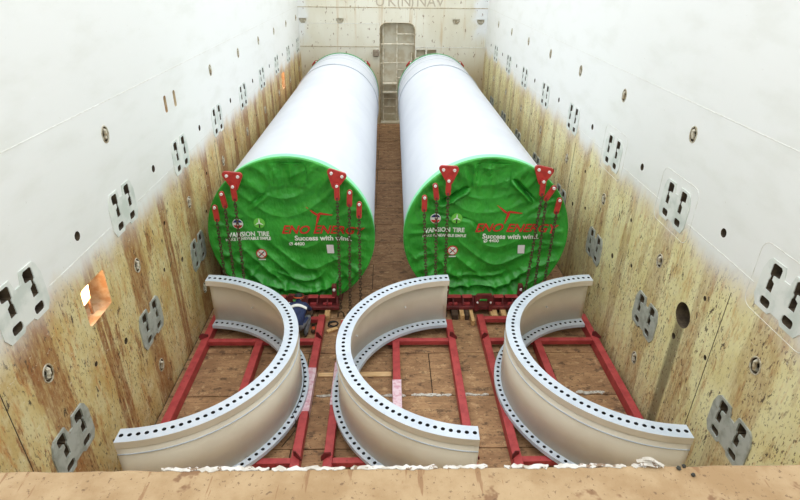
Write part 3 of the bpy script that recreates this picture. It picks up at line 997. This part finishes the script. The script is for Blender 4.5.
def dress(T, xo):
    # everything in cover coordinates; xo shifts the print as on the real cover
    c = lambda x, z: (x - T.cx, z - T.cz)
    if T is tL:
        flag, turb, sign, paper, eno, suc, num, bird, l1, l2 = (-3.21, 2.13), (-2.76, 2.13), (-2.78, 1.4), (-1.26, 1.5), (-1.43, 1.97), (-1.40, 1.77), (-1.99, 1.63), (-1.47, 2.31), (-3.02, 1.86), (-3.03, 1.755)
    else:
        flag, turb, sign, paper, eno, suc, num, bird, l1, l2 = (1.04, 2.26), (1.5, 2.26), (1.45, 1.48), (2.99, 1.5), (2.78, 2.02), (2.72, 1.81), (2.3, 1.7), (2.62, 2.36), (1.24, 1.97), (1.25, 1.83)
    T.text('red_lettering', 'ENO ENERGY', *c(*eno), 0.27, M_LOGO, 1.06, 0.32, bold=0.006)
    T.text('white_lettering', 'Success with wind.', *c(*suc), 0.165, M_WPRINT, 1.0, 0, bold=0.006)
    T.text('white_lettering', 'VANSION', *c(l1[0] - 0.14, l1[1]), 0.15, M_WPRINT, 0.86, 0, bold=0.005)
    T.text('white_lettering', 'TIRE', *c(l1[0] + 0.32, l1[1]), 0.15, M_WPRINT, 0.86, 0, bold=0.005)
    T.text('white_lettering', 'MAKE RENEWABLE SIMPLE', *c(*l2), 0.095, M_WPRINT, 0.86, 0, bold=0.004)
    T.text('white_lettering', '\u00d8 4400', *c(*num), 0.11, M_WPRINT, 1.0, 0, bold=0.003)
    x, z = c(*bird)
    for pts in ([(-0.27, 0.20), (-0.24, 0.19), (-0.02, 0.03), (0.0, -0.02), (-0.1, 0.03)], [(-0.02, 0.05), (0.03, 0.07), (0.3, 0.02), (0.28, 0.0), (0.03, 0.02), (-0.01, -0.02)],
                [(0.0, 0.02), (0.03, 0.0), (-0.06, -0.24), (-0.08, -0.23), (-0.04, -0.02)]):
        T.disc('red_emblem', x, z, pts, M_LOGO, 0.012)
    x, z = c(*flag)
    dsc = T.disc('round_flag_badge', x, z, circle(0.115, 24), M_WPRINT, 0.012, rb=0.12)
    up_ = [(0.1 * math.cos(a), 0.1 * math.sin(a)) for a in [PI * k / 10 for k in range(11)]]
    eps = 0.018
    T.disc('badge_field', x, z, [(p[0], p[1]) for p in up_ if p[1] > 0.02] , M_BLUE, eps, rb=0.12)
    T.disc('badge_field', x, z, [(p[0], -p[1]) for p in up_ if p[1] > 0.015][::-1], M_LOGO, eps, rb=0.12)
    x, z = c(*turb)
    T.disc('round_turbine_badge', x, z, circle(0.12, 24), M_LGREEN, 0.012, rb=0.12)
    for k in range(3):
        a = PI / 2 + k * 2 * PI / 3
        ca, sa = math.cos(a), math.sin(a)
        T.disc('turbine_blade', x, z + 0.01, [(0.0 + q * -sa + r * ca, q * ca + r * sa) for r, q in ((0, -0.012), (0.04, -0.018), (0.105, 0), (0.04, 0.012), (0, 0.012))], M_WPRINT, 0.02, rb=0.12)
    T.disc('turbine_mast', x, z, [(-0.016, -0.11), (0.016, -0.11), (0.009, -0.02), (-0.009, -0.02)], M_BLACK, 0.019, rb=0.12)
    x, z = c(*sign)
    T.disc('warning_sign', x, z, circle(0.12, 24), M_LOGO, 0.012, rb=0.12)
    T.disc('warning_sign_face', x, z, circle(0.095, 24), M_WPRINT, 0.018, rb=0.12)
    T.disc('warning_mark', x, z, [(-0.07, -0.055), (-0.05, -0.065), (0.07, 0.05), (0.055, 0.068)], M_BLACK, 0.024, rb=0.12)
    T.disc('warning_mark', x, z, [(-0.07, 0.058), (-0.06, 0.07), (0.07, -0.058), (0.06, -0.07)], M_LOGO, 0.027, rb=0.12)
    T.disc('warning_caption', x, z, [(-0.08, -0.16), (0.08, -0.16), (0.08, -0.135), (-0.08, -0.135)], M_WPRINT, 0.012, rb=0.12)
    x, z = c(*paper)
    T.disc('paper_sheet', x, z, [(-0.07, -0.11), (0.08, -0.11), (0.07, 0.1), (-0.085, 0.1)], M_PAPER, 0.02)
dress(tL, 0)
dress(tR, 0)

def bolt(bm, x, y, z, r=0.035, h=0.03):
    prism(bm, circle(r, 10), lambda a, b: (x + a, y, z + b), lambda a, b: (x + a * 0.8, y - h, z + b * 0.8))
    return bm

PY = TY0 - 0.2
def lug_plate(T, x, z, tilt):
    """rounded three-bolt plate on the rim of the tower"""
    def rot(p):
        a = math.radians(tilt)
        return (p[0] * math.cos(a) - p[1] * math.sin(a), p[0] * math.sin(a) + p[1] * math.cos(a))
    corners = [(-0.12, 0.13), (0.14, 0.09), (0.01, -0.15)]
    pts = []
    for i, c in enumerate(corners):
        base = math.atan2(c[1], c[0])
        for k in range(-4, 5):
            a = base + k * 0.27
            pts.append(rot((c[0] + 0.07 * math.cos(a), c[1] + 0.07 * math.sin(a))))
    pts.sort(key=lambda p: math.atan2(p[1], p[0]))
    b = prism(bmesh.new(), pts, lambda p, q: (x + p, PY, z + q), lambda p, q: (x + p, PY + 0.05, z + q))
    pl = build('lug_plate', b, M_LINKRED, T.t)
    # stub that reaches back onto the rim flange
    build('plate_stub', bx(x - 0.06, x + 0.06, PY + 0.05, TY0 + 0.1, z - 0.05, z + 0.05), M_DARKRED, pl)
    for c in corners[:2]:
        p = rot((c[0] * 0.85, c[1] * 0.85))
        build('bolt', bolt(bmesh.new(), x + p[0], PY, z + p[1]), M_BOLT, pl)

LINK_ME = None
def chain_links(bm, p0, p1):
    """elongated links, each turned a quarter against the one before"""
    p0, p1 = Vector(p0), Vector(p1)
    t = (p1 - p0).normalized()
    a = t.cross(Vector((0, 1, 0))).normalized()
    b = t.cross(a)
    L = (p1 - p0).length
    pitch = 0.072
    n = int(L / pitch)
    for i in range(n + 1):
        c = p0 + t * min(L, pitch * i + 0.03)
        e, g = (a, b) if i % 2 else (b, a)
        path = []
        for k in range(10):
            w = 2 * PI * k / 10
            path.append(c + t * (0.052 * math.cos(w)) + e * (0.028 * math.sin(w)))
        tube(bm, path, 0.0115, 5, closed=True)
    return bm

def lashing(x, z, tilt, bottom, label, grp):
    t = empty('lashing_chain', (bottom[0], bottom[1], 0), label, 'chain', grp)
    yy = PY - 0.035
    L = 0.27
    a = math.radians(tilt)
    dx, dz = math.sin(a), -math.cos(a)
    pts = []
    for (px, pz, base) in ((0, 0, PI / 2), (dx * L, dz * L, -PI / 2)):
        for k in range(7):
            w = base + a - PI / 2 + PI * k / 6
            pts.append((px + 0.055 * math.cos(w), pz + 0.055 * math.sin(w)))
    b = prism(bmesh.new(), pts, lambda p, q: (x + p, yy - 0.02, z + q), lambda p, q: (x + p, yy + 0.02, z + q))
    lk = build('red_link', b, M_LINKRED, t)
    build('bolt', bolt(bmesh.new(), x, yy - 0.02, z, 0.034), M_BOLT, lk)
    build('pin', bolt(bmesh.new(), x + dx * L, yy - 0.02, z + dz * L, 0.024, 0.02), M_DARKRED, lk)
    build('chain_links', chain_links(bmesh.new(), (x + dx * L, yy - 0.03, z + dz * L - 0.03), (bottom[0], bottom[1], 0.14)), M_CHAIN, t)
    # eye welded to the floor
    b = tube(bmesh.new(), [(bottom[0] - 0.07, bottom[1], 0.0), (bottom[0] - 0.06, bottom[1], 0.1), (bottom[0], bottom[1], 0.15), (bottom[0] + 0.06, bottom[1], 0.1), (bottom[0] + 0.07, bottom[1], 0.0)], 0.02, 6)
    build('floor_eye', b, M_CHAIN, t)

lug_plate(tL, -3.13, 3.19, 4)
lug_plate(tL, -1.05, 3.23, -10)
lug_plate(tR, 1.25, 3.34, 6)
lug_plate(tR, 3.17, 3.33, -4)
SIDE = {'L': 'green cover by the left wall', 'R': 'green cover by the right wall'}
for (key, x, z, tilt, bt, lab) in (
        ('L', -3.13, 3.08, 2, (-3.12, 10.25), 'rusty chain under the left triangular plate of the '),
        ('L', -3.38, 2.92, 8, (-3.33, 10.25), 'rusty chain on upper left single link of the '),
        ('L', -3.56, 2.62, 2, (-3.52, 10.25), 'rusty chain on lowest left link of the '),
        ('L', -1.03, 3.1, 0, (-1.05, 10.3), 'rusty chain under the right triangular plate of the '),
        ('L', -0.77, 2.96, -3, (-0.84, 10.3), 'rusty chain on upper right single link of the '),
        ('L', -0.58, 2.70, -2, (-0.6, 10.3), 'rusty chain on lowest right link of the '),
        ('R', 1.25, 3.22, 0, (1.28, 10.3), 'rusty chain under the left triangular plate of the '),
        ('R', 0.98, 3.11, 8, (1.08, 10.3), 'rusty chain on upper left single link of the '),
        ('R', 0.77, 2.85, 0, (0.9, 10.3), 'rusty chain on lowest left link of the '),
        ('R', 3.19, 3.21, 0, (3.06, 10.3), 'rusty chain under the right triangular plate of the '),
        ('R', 3.42, 3.07, -28, (3.28, 10.3), 'rusty chain on upper right single link of the '),
        ('R', 3.58, 2.80, -6, (3.46, 10.3), 'rusty chain on lowest right link of the ')):
    lashing(x, z, tilt, bt, lab + SIDE[key], 'lashing chains over the green covers')

# rear lug plates of the towers, peeping over the far rims
for T in (tL, tR):
    for sx in (-1, 1):
        a = math.radians(90 - sx * 41)
        x, z = T.cx + 1.68 * math.cos(a), T.cz - 0.03 + 1.68 * math.sin(a)
        b = prism(bmesh.new(), [(-0.2, -0.3), (0.2, -0.3), (0.2, -0.05), (0.06, 0.12), (-0.06, 0.12), (-0.2, -0.05)],
                  lambda p, q: (x + p, TY1 + 0.08, z + q), lambda p, q: (x + p, TY1 + 0.14, z + q))
        pl = build('rear_lug_plate', b, M_LINKRED, T.t)
        build('bolt', bolt(bmesh.new(), x, TY1 + 0.08, z + 0.06, 0.045), M_BOLT, pl)
        build('plate_stub', bx(x - 0.05, x + 0.05, TY1 - 0.05, TY1 + 0.08, z - 0.2, z - 0.1), M_DARKRED, pl)

# ------------------------------------------------------------------ cradles and timber
def cradle(T, label):
    cx = T.cx + 0.03
    t = empty('transport_cradle', (cx, 10.4, 0), label, 'cradle', 'red cradles under the tower ends')
    y0, y1 = 10.36, 10.56
    build('base_beam', bx(cx - 0.95, cx + 0.95, y0, y1 + 0.05, 0.14, 0.22, 0.008), M_DARKRED, t)
    build('web_plate', bx(cx - 0.92, cx - 0.12, y1 - 0.03, y1, 0.22, 0.41), M_DARKRED, t)
    bw = build('web_plate', bx(cx + 0.12, cx + 0.92, y1 - 0.03, y1, 0.22, 0.41), M_DARKRED, t)
    for i in range(9):
        x = cx - 0.9 + 1.8 * i / 8
        if abs(x - cx) < 0.2:
            continue
        b = prism(bmesh.new(), [(y0 + 0.02, 0.22), (y1 - 0.03, 0.22), (y1 - 0.03, 0.41), (y1 - 0.09, 0.41), (y0 + 0.04, 0.3)],
                  lambda p, q: (x - 0.012, p, q), lambda p, q: (x + 0.012, p, q))
        build('stiffener', b, M_DARKRED, bw)
    for s in (-1, 1):
        for dx, w in ((0.68, 0.17), (0.36, 0.11)):
            build('top_flange', bx(cx + s * dx - w, cx + s * dx + w, y0 + 0.07, y1, 0.41, 0.43, 0.004), M_RED, bw)
            build('pocket_lip', bx(cx + s * dx - w * 0.6, cx + s * dx + w * 0.6, y0 + 0.06, y0 + 0.12, 0.225, 0.28, 0.004), M_RED, bw)
        # end post with a pale bolt
        p = build('end_post', bx(cx + s * 0.84 - 0.05, cx + s * 0.84 + 0.05, y1 - 0.1, y1 + 0.02, 0.41, 0.72, 0.01), M_DARKRED, t)
        build('bolt', bolt(bmesh.new(), cx + s * 0.84, y1 - 0.1, 0.62, 0.035), M_BOLT, p)
    # arch with an opening in the middle
    outer = [(-0.2, 0.14), (-0.2, 0.5), (-0.16, 0.57), (0.16, 0.57), (0.2, 0.5), (0.2, 0.14)]
    inner = [(0.12, 0.14), (0.12, 0.43), (0.09, 0.47), (-0.09, 0.47), (-0.12, 0.43), (-0.12, 0.14)]
    b = prism(bmesh.new(), outer + inner, lambda p, q: (cx + p, y0 - 0.06, q), lambda p, q: (cx + p, y0 + 0.02, q))
    ar = build('arch', b, M_DARKRED, t)
    for s in (-1, 1):
        build('bolt', bolt(bmesh.new(), cx + s * 0.15, y0 - 0.06, 0.38, 0.022), M_BOLT, ar)
    # saddle that carries the shell, front and back
    for (ya, yb, R, zc) in ((TY0 + 0.25, TY0 + 0.6, T.rf - 0.012 - (T.rf - T.rr) * 0.03, T.cz), (TY1 - 1.6, TY1 - 1.2, T.rr + 0.004, T.cz + 0.03)):
        pts = [(-1.0, 0.0), (1.0, 0.0)] + [(x, zc - math.sqrt(R * R - x * x) + 0.004) for x in [1.0 - 0.1 * k for k in range(21)]]
        pts = [(p, max(q, 0.0) if i < 2 else max(q, 0.05)) for i, (p, q) in enumerate(pts)]
        b = prism(bmesh.new(), pts, lambda p, q: (T.cx + p, ya, q), lambda p, q: (T.cx + p, yb, q))
        build('saddle', b, M_DARKRED, t)
    return t
cradle(tL, 'dark red steel cradle in front of the left green cover, beside the crouching worker')
cradle(tR, 'dark red steel cradle with an arched lug in front of the right green cover')
ORD = ['leftmost', 'second', 'third', 'fourth', 'fifth', 'sixth']
for (nm, items) in (('right', ((1.53, 'd', 10.16, 0.07), (1.69, 'p', 10.14, 0.05), (1.80, 'd', 10.14, 0.045), (1.905, 'p', 9.93, 0.04), (2.42, 'p', 10.14, 0.075), (2.64, 'p', 10.14, 0.06))),
                    ('left', ((-2.75, 'p', 10.14, 0.07), (-2.4, 'd', 10.14, 0.07), (-1.75, 'd', 10.14, 0.07), (-1.35, 'p', 10.13, 0.06)))):
    for j, (x, kind, ya, w) in enumerate(items):
        lab = {'p': 'pale', 'd': 'dark'}[kind] + ' timber block under the %s red cradle, %s in its row%s' % (nm, ORD[j], '' if j == 0 else ' from the left')
        o = build('timber_block', bx(x - w, x + w, ya, 10.6, 0.001, 0.138, 0.008), M_WOOD if kind == 'p' else M_DWOOD)
        tag(o, lab, 'timber', 'timber blocks under the cradles')

# ------------------------------------------------------------------ flood lights in the left wall
M_LENS = bpy.data.materials.new('lamp_glow')
M_LENS.use_nodes = True
_n = M_LENS.node_tree
_n.nodes.remove(_n.nodes['Principled BSDF'])
em = _n.nodes.new('ShaderNodeEmission')
em.inputs[0].default_value = (1.0, 0.50, 0.20, 1)
em.inputs[1].default_value = 9.0
_n.links.new(em.outputs[0], _n.nodes['Material Output'].inputs[0])
M_HOUSE = noisy('lamp_housing', (190, 150, 116), (160, 120, 88), 9, 0.6)
def flood(y, z, label):
    t = empty('flood_light', (XL - 0.3, y, z - 0.28), label, 'lamp', 'flood lights in the left wall')
    c = Vector((XL - 0.17, y - 0.06, z + 0.08))
    rot = Matrix.Rotation(math.radians(4), 4, 'Z') @ Matrix.Rotation(math.radians(6), 4, 'Y')
    def tr(bm):
        bmesh.ops.transform(bm, matrix=Matrix.Translation(c) @ rot, verts=bm.verts)
        return bm
    h = build('housing', tr(bx(-0.1, 0.03, -0.17, 0.17, -0.16, 0.16, 0.025)), M_HOUSE, t)
    build('lens', tr(bx(0.031, 0.045, -0.15, 0.15, -0.14, 0.14, 0.004)), M_LENS, t)
    build('bracket', bx(XL - 0.2, XL - 0.17, y - 0.12, y - 0.08, z - 0.285, z - 0.05), M_HOUSE, t)
    build('bracket', bx(XL - 0.16, XL - 0.13, y + 0.02, y + 0.05, z - 0.285, z - 0.05), M_HOUSE, t)
flood(6.52, 2.955, 'lit flood light in the recess of the left wall nearest the camera')
flood(22.0, 3.0, 'small lit flood light far along the left wall near the tower end')

# ------------------------------------------------------------------ crouching worker
def worker():
    t = empty('person', (-1.86, 9.5, 0), 'person in a navy jacket with a pale shoulder stripe, crouching by the red cradle', 'person')
    me = bpy.data.meshes.new('body')
    ox, oy = -1.86, 9.5
    J = {  # joint: (x, y, z, radius)
        'pelvis': (0, 0, 0.40, 0.16), 'waist': (0, 0.08, 0.53, 0.155), 'chest': (0, 0.24, 0.70, 0.175), 'neckb': (0, 0.36, 0.79, 0.10), 'neck': (0, 0.41, 0.82, 0.062), 'skull0': (0, 0.45, 0.86, 0.085), 'skull': (0, 0.50, 0.88, 0.09),
        'lsh': (-0.19, 0.31, 0.74, 0.085), 'lel': (-0.25, 0.44, 0.53, 0.06), 'lwr': (-0.17, 0.66, 0.47, 0.042), 'lpalm': (-0.15, 0.74, 0.46, 0.036),
        'rsh': (0.19, 0.31, 0.74, 0.085), 'rel': (0.27, 0.44, 0.53, 0.06), 'rwr': (0.17, 0.66, 0.47, 0.042), 'rpalm': (0.15, 0.74, 0.46, 0.036),
        'lhip': (-0.1, -0.02, 0.36, 0.12), 'lkn': (-0.2, 0.36, 0.40, 0.085), 'lcalf': (-0.18, 0.18, 0.22, 0.078), 'lan': (-0.16, 0.04, 0.09, 0.05), 'lto': (-0.17, 0.2, 0.05, 0.042),
        'rhip': (0.1, -0.02, 0.36, 0.12), 'rkn': (0.23, 0.36, 0.42, 0.085), 'rcalf': (0.2, 0.18, 0.23, 0.078), 'ran': (0.17, 0.04, 0.09, 0.05), 'rto': (0.19, 0.2, 0.05, 0.042)}
    E_ = [('pelvis', 'waist'), ('waist', 'chest'), ('chest', 'neckb'), ('neckb', 'neck'), ('neck', 'skull0'), ('skull0', 'skull'),
          ('chest', 'lsh'), ('lsh', 'lel'), ('lel', 'lwr'), ('lwr', 'lpalm'), ('chest', 'rsh'), ('rsh', 'rel'), ('rel', 'rwr'), ('rwr', 'rpalm'),
          ('pelvis', 'lhip'), ('lhip', 'lkn'), ('lkn', 'lcalf'), ('lcalf', 'lan'), ('lan', 'lto'), ('pelvis', 'rhip'), ('rhip', 'rkn'), ('rkn', 'rcalf'), ('rcalf', 'ran'), ('ran', 'rto')]
    # five fingers per hand
    for s, w in ((-1, 'l'), (1, 'r')):
        px, py, pz, _ = J[w + 'palm']
        for f_, (fx, ln) in enumerate(((-0.03, 0.05), (-0.01, 0.06), (0.012, 0.062), (0.032, 0.05))):
            J[w + 'f%da' % f_] = (px + fx, py + 0.04, pz - 0.002, 0.0095)
            J[w + 'f%db' % f_] = (px + fx * 1.05, py + 0.04 + ln * 0.6, pz - 0.02, 0.009)
            J[w + 'f%dc' % f_] = (px + fx * 1.05, py + 0.04 + ln * 0.8, pz - 0.05, 0.0075)
            E_ += [(w + 'palm', w + 'f%da' % f_), (w + 'f%da' % f_, w + 'f%db' % f_), (w + 'f%db' % f_, w + 'f%dc' % f_)]
        J[w + 'ta'] = (px - s * 0.045, py + 0.0, pz - 0.01, 0.011)
        J[w + 'tb'] = (px - s * 0.055, py + 0.045, pz - 0.03, 0.009)
        E_ += [(w + 'palm', w + 'ta'), (w + 'ta', w + 'tb')]
    names = list(J)
    me.from_pydata([(J[n][0], J[n][1], J[n][2]) for n in names], [(names.index(a), names.index(b)) for a, b in E_], [])
    o = bpy.data.objects.new('body', me)
    COL.objects.link(o)
    md = o.modifiers.new('s', 'SKIN')
    md.use_smooth_shade = True
    for i, n in enumerate(names):
        me.skin_vertices[0].data[i].radius = (J[n][3], J[n][3])
        me.skin_vertices[0].data[i].use_root = n == 'pelvis'
    o.modifiers.new('d', 'SUBSURF').levels = 2
    m2 = bpy.data.meshes.new_from_object(o.evaluated_get(bpy.context.evaluated_depsgraph_get()))
    o.modifiers.clear()
    o.data = m2
    mats = [noisy('navy_jacket', (38, 52, 92), (28, 40, 74), 12, 0.8), noisy('grey_trousers', (116, 118, 120), (92, 94, 98), 12, 0.85), new_mat('skin', (186, 136, 108), 0.6)]
    for mm in mats: m2.materials.append(mm)
    for p in m2.polygons:
        c = p.center
        p.use_smooth = True
        if c.z > 0.84 and c.y > 0.40: k_ = 2
        elif c.y > 0.62 and c.z < 0.6: k_ = 2
        elif c.y > 0.44 and c.z > 0.8 and abs(c.x) < 0.07: k_ = 2
        elif c.z < 0.44 or (c.z < 0.52 and abs(c.x) > 0.1 and c.y < 0.42 and c.y > 0.2): k_ = 1
        else: k_ = 0
        p.material_index = k_
    o.parent = t
    o['label'] = 'crouching body in navy jacket and grey trousers'
    t.scale = (0.86, 0.86, 0.86)
    t.location = (-1.9, 9.53, 0)
    def ell(name, c, r, mat, zmin=None, tilt=0):
        b = bmesh.new()
        bmesh.ops.create_uvsphere(b, u_segments=16, v_segments=10, radius=1)
        bmesh.ops.scale(b, verts=b.verts, vec=r)
        if zmin is not None:
            bmesh.ops.bisect_plane(b, geom=list(b.verts) + list(b.edges) + list(b.faces), plane_co=(0, 0, zmin), plane_no=(0, 0, -1), clear_outer=True)
        bmesh.ops.rotate(b, verts=b.verts, cent=(0, 0, 0), matrix=Matrix.Rotation(tilt, 3, 'X'))
        bmesh.ops.translate(b, verts=b.verts, vec=c)
        x = build(name, b, mat, t, True, world_coords=False)
        return x
    ell('hair', (0, 0.47, 0.905), (0.108, 0.125, 0.095), noisy('black_hair', (30, 28, 28), (44, 40, 38), 20, 0.7), -0.02, -0.5)
    ell('ear', (-0.098, 0.49, 0.86), (0.016, 0.022, 0.032), mats[2])
    ell('ear', (0.098, 0.49, 0.86), (0.016, 0.022, 0.032), mats[2])
    ell('nose', (0, 0.60, 0.83), (0.014, 0.022, 0.02), mats[2])
    for s in (-1, 1):
        ell('eye', (s * 0.034, 0.583, 0.86), (0.013, 0.01, 0.009), new_mat('eye', (40, 36, 34), 0.3))
    ell('mouth', (0, 0.578, 0.80), (0.026, 0.01, 0.007), new_mat('lips', (150, 84, 76), 0.5))
    # headband strap
    build('headlamp_strap', tube(bmesh.new(), [(0.112 * math.cos(a), 0.47 + 0.13 * math.sin(a), 0.895 - 0.05 * math.sin(a)) for a in [2 * PI * i / 20 for i in range(20)]], 0.012, 6, closed=True), new_mat('orange_strap', (220, 96, 52), 0.5), t, True, world_coords=False)
    # pale stripe over the shoulders
    pts = []
    for i in range(15):
        x = -0.23 + 0.46 * i / 14
        pts.append((x, 0.19 + 0.02 * math.cos(x * 8), 0.795 - 1.6 * x * x + 0.02))
    b = bmesh.new()
    A = []
    for (x, y, z) in pts:
        A.append([b.verts.new((x, y - 0.03, z)), b.verts.new((x, y + 0.03, z + 0.028)), b.verts.new((x, y + 0.03, z + 0.01)), b.verts.new((x, y - 0.03, z - 0.02))])
    for i in range(14):
        for j in range(4):
            b.faces.new((A[i][j], A[i + 1][j], A[i + 1][(j + 1) % 4], A[i][(j + 1) % 4]))
    b.faces.new(A[0]); b.faces.new(A[-1][::-1])
    build('shoulder_stripe', b, new_mat('reflective_stripe', (226, 226, 220), 0.4), t, world_coords=False)
    for s in (-1, 1):
        ell('boot', (s * 0.172, 0.12, 0.052), (0.055, 0.14, 0.055), new_mat('boot_leather', (54, 46, 40), 0.6), -0.05)
worker()

# ------------------------------------------------------------------ loose things on the floor
tag(build('timber_offcut', (lambda b: (bmesh.ops.rotate(b, verts=b.verts, cent=(-1.2, 9.75, 0), matrix=Matrix.Rotation(math.radians(30), 3, 'Z')), b)[1])(bx(-1.33, -1.07, 9.70, 9.79, 0.001, 0.06, 0.006)), M_WOOD),
    'pale timber offcut lying between the left and middle red frames', 'timber')
tag(build('wood_plank', bx(-0.62, 0.085, 8.25, 8.38, 0.001, 0.03, 0.004), noisy('pale_plank', (220, 186, 140), (198, 158, 108), 4, 0.7, stretch=(1, 12, 1))),
    'pale wooden plank on the floor inside the middle half ring', 'plank')
tag(build('wood_plank', bx(-1.34, -1.05, 8.25, 8.36, 0.001, 0.03, 0.004), bpy.data.materials['pale_plank']), 'short pale plank on the floor between the left and middle red frames', 'plank')
cb = []
for i in range(60):
    a = i / 59
    w = a * 4 * PI
    cb.append((-1.2 + 0.10 * math.cos(w) + 0.08 * noise.noise((a * 4, 0, 0)), 9.98 + 0.10 * math.sin(w) + 0.02 * a, 0.016 + 0.012 * a))
tag(build('black_cable', tube(bmesh.new(), cb, 0.013, 6), new_mat('black_rubber', (28, 27, 26), 0.6), smooth=True), 'coil of black cable on the floor beside the left red cradle', 'cable')
cb = [(-1.9 + 0.028 * i * 1.0, 9.05 + 0.9 * (i / 30) + 0.06 * math.sin(i * 0.7), 0.012) for i in range(12)]
b = bx(-1.25, -0.85, 10.12 - 0.08, 10.12 + 0.08, 0.001, 0.02, 0.003)
bmesh.ops.rotate(b, verts=b.verts, cent=(-1.05, 10.12, 0), matrix=Matrix.Rotation(math.radians(14), 3, 'Z'))
bmesh.ops.translate(b, verts=b.verts, vec=(0.22, 0.03, 0))
tag(build('cardboard_strip', b, noisy('pale_cardboard', (196, 176, 148), (172, 148, 116), 6, 0.8)), 'pale flat board lying beside the left red frame near the tower', 'board')
gt = empty('angle_grinder', (-1.72, 9.72, 0), 'orange and black hand tool lying on the floor beside the crouching worker', 'tool')
build('tool_body', tube(bmesh.new(), [(-1.61, 9.80, 0.055), (-1.605, 9.73, 0.055), (-1.60, 9.66, 0.055)], [0.045, 0.04, 0.045], 10), new_mat('orange_plastic', (220, 92, 56), 0.5), gt, True)
build('tool_handle', tube(bmesh.new(), [(-1.61, 9.80, 0.05), (-1.63, 9.89, 0.05)], [0.032, 0.04], 10), M_BLACK, gt, True)
build('cutting_disc', tube(bmesh.new(), [(-1.60, 9.655, 0.075), (-1.6, 9.642, 0.08)], 0.045, 16), M_DWOOD, gt, True)
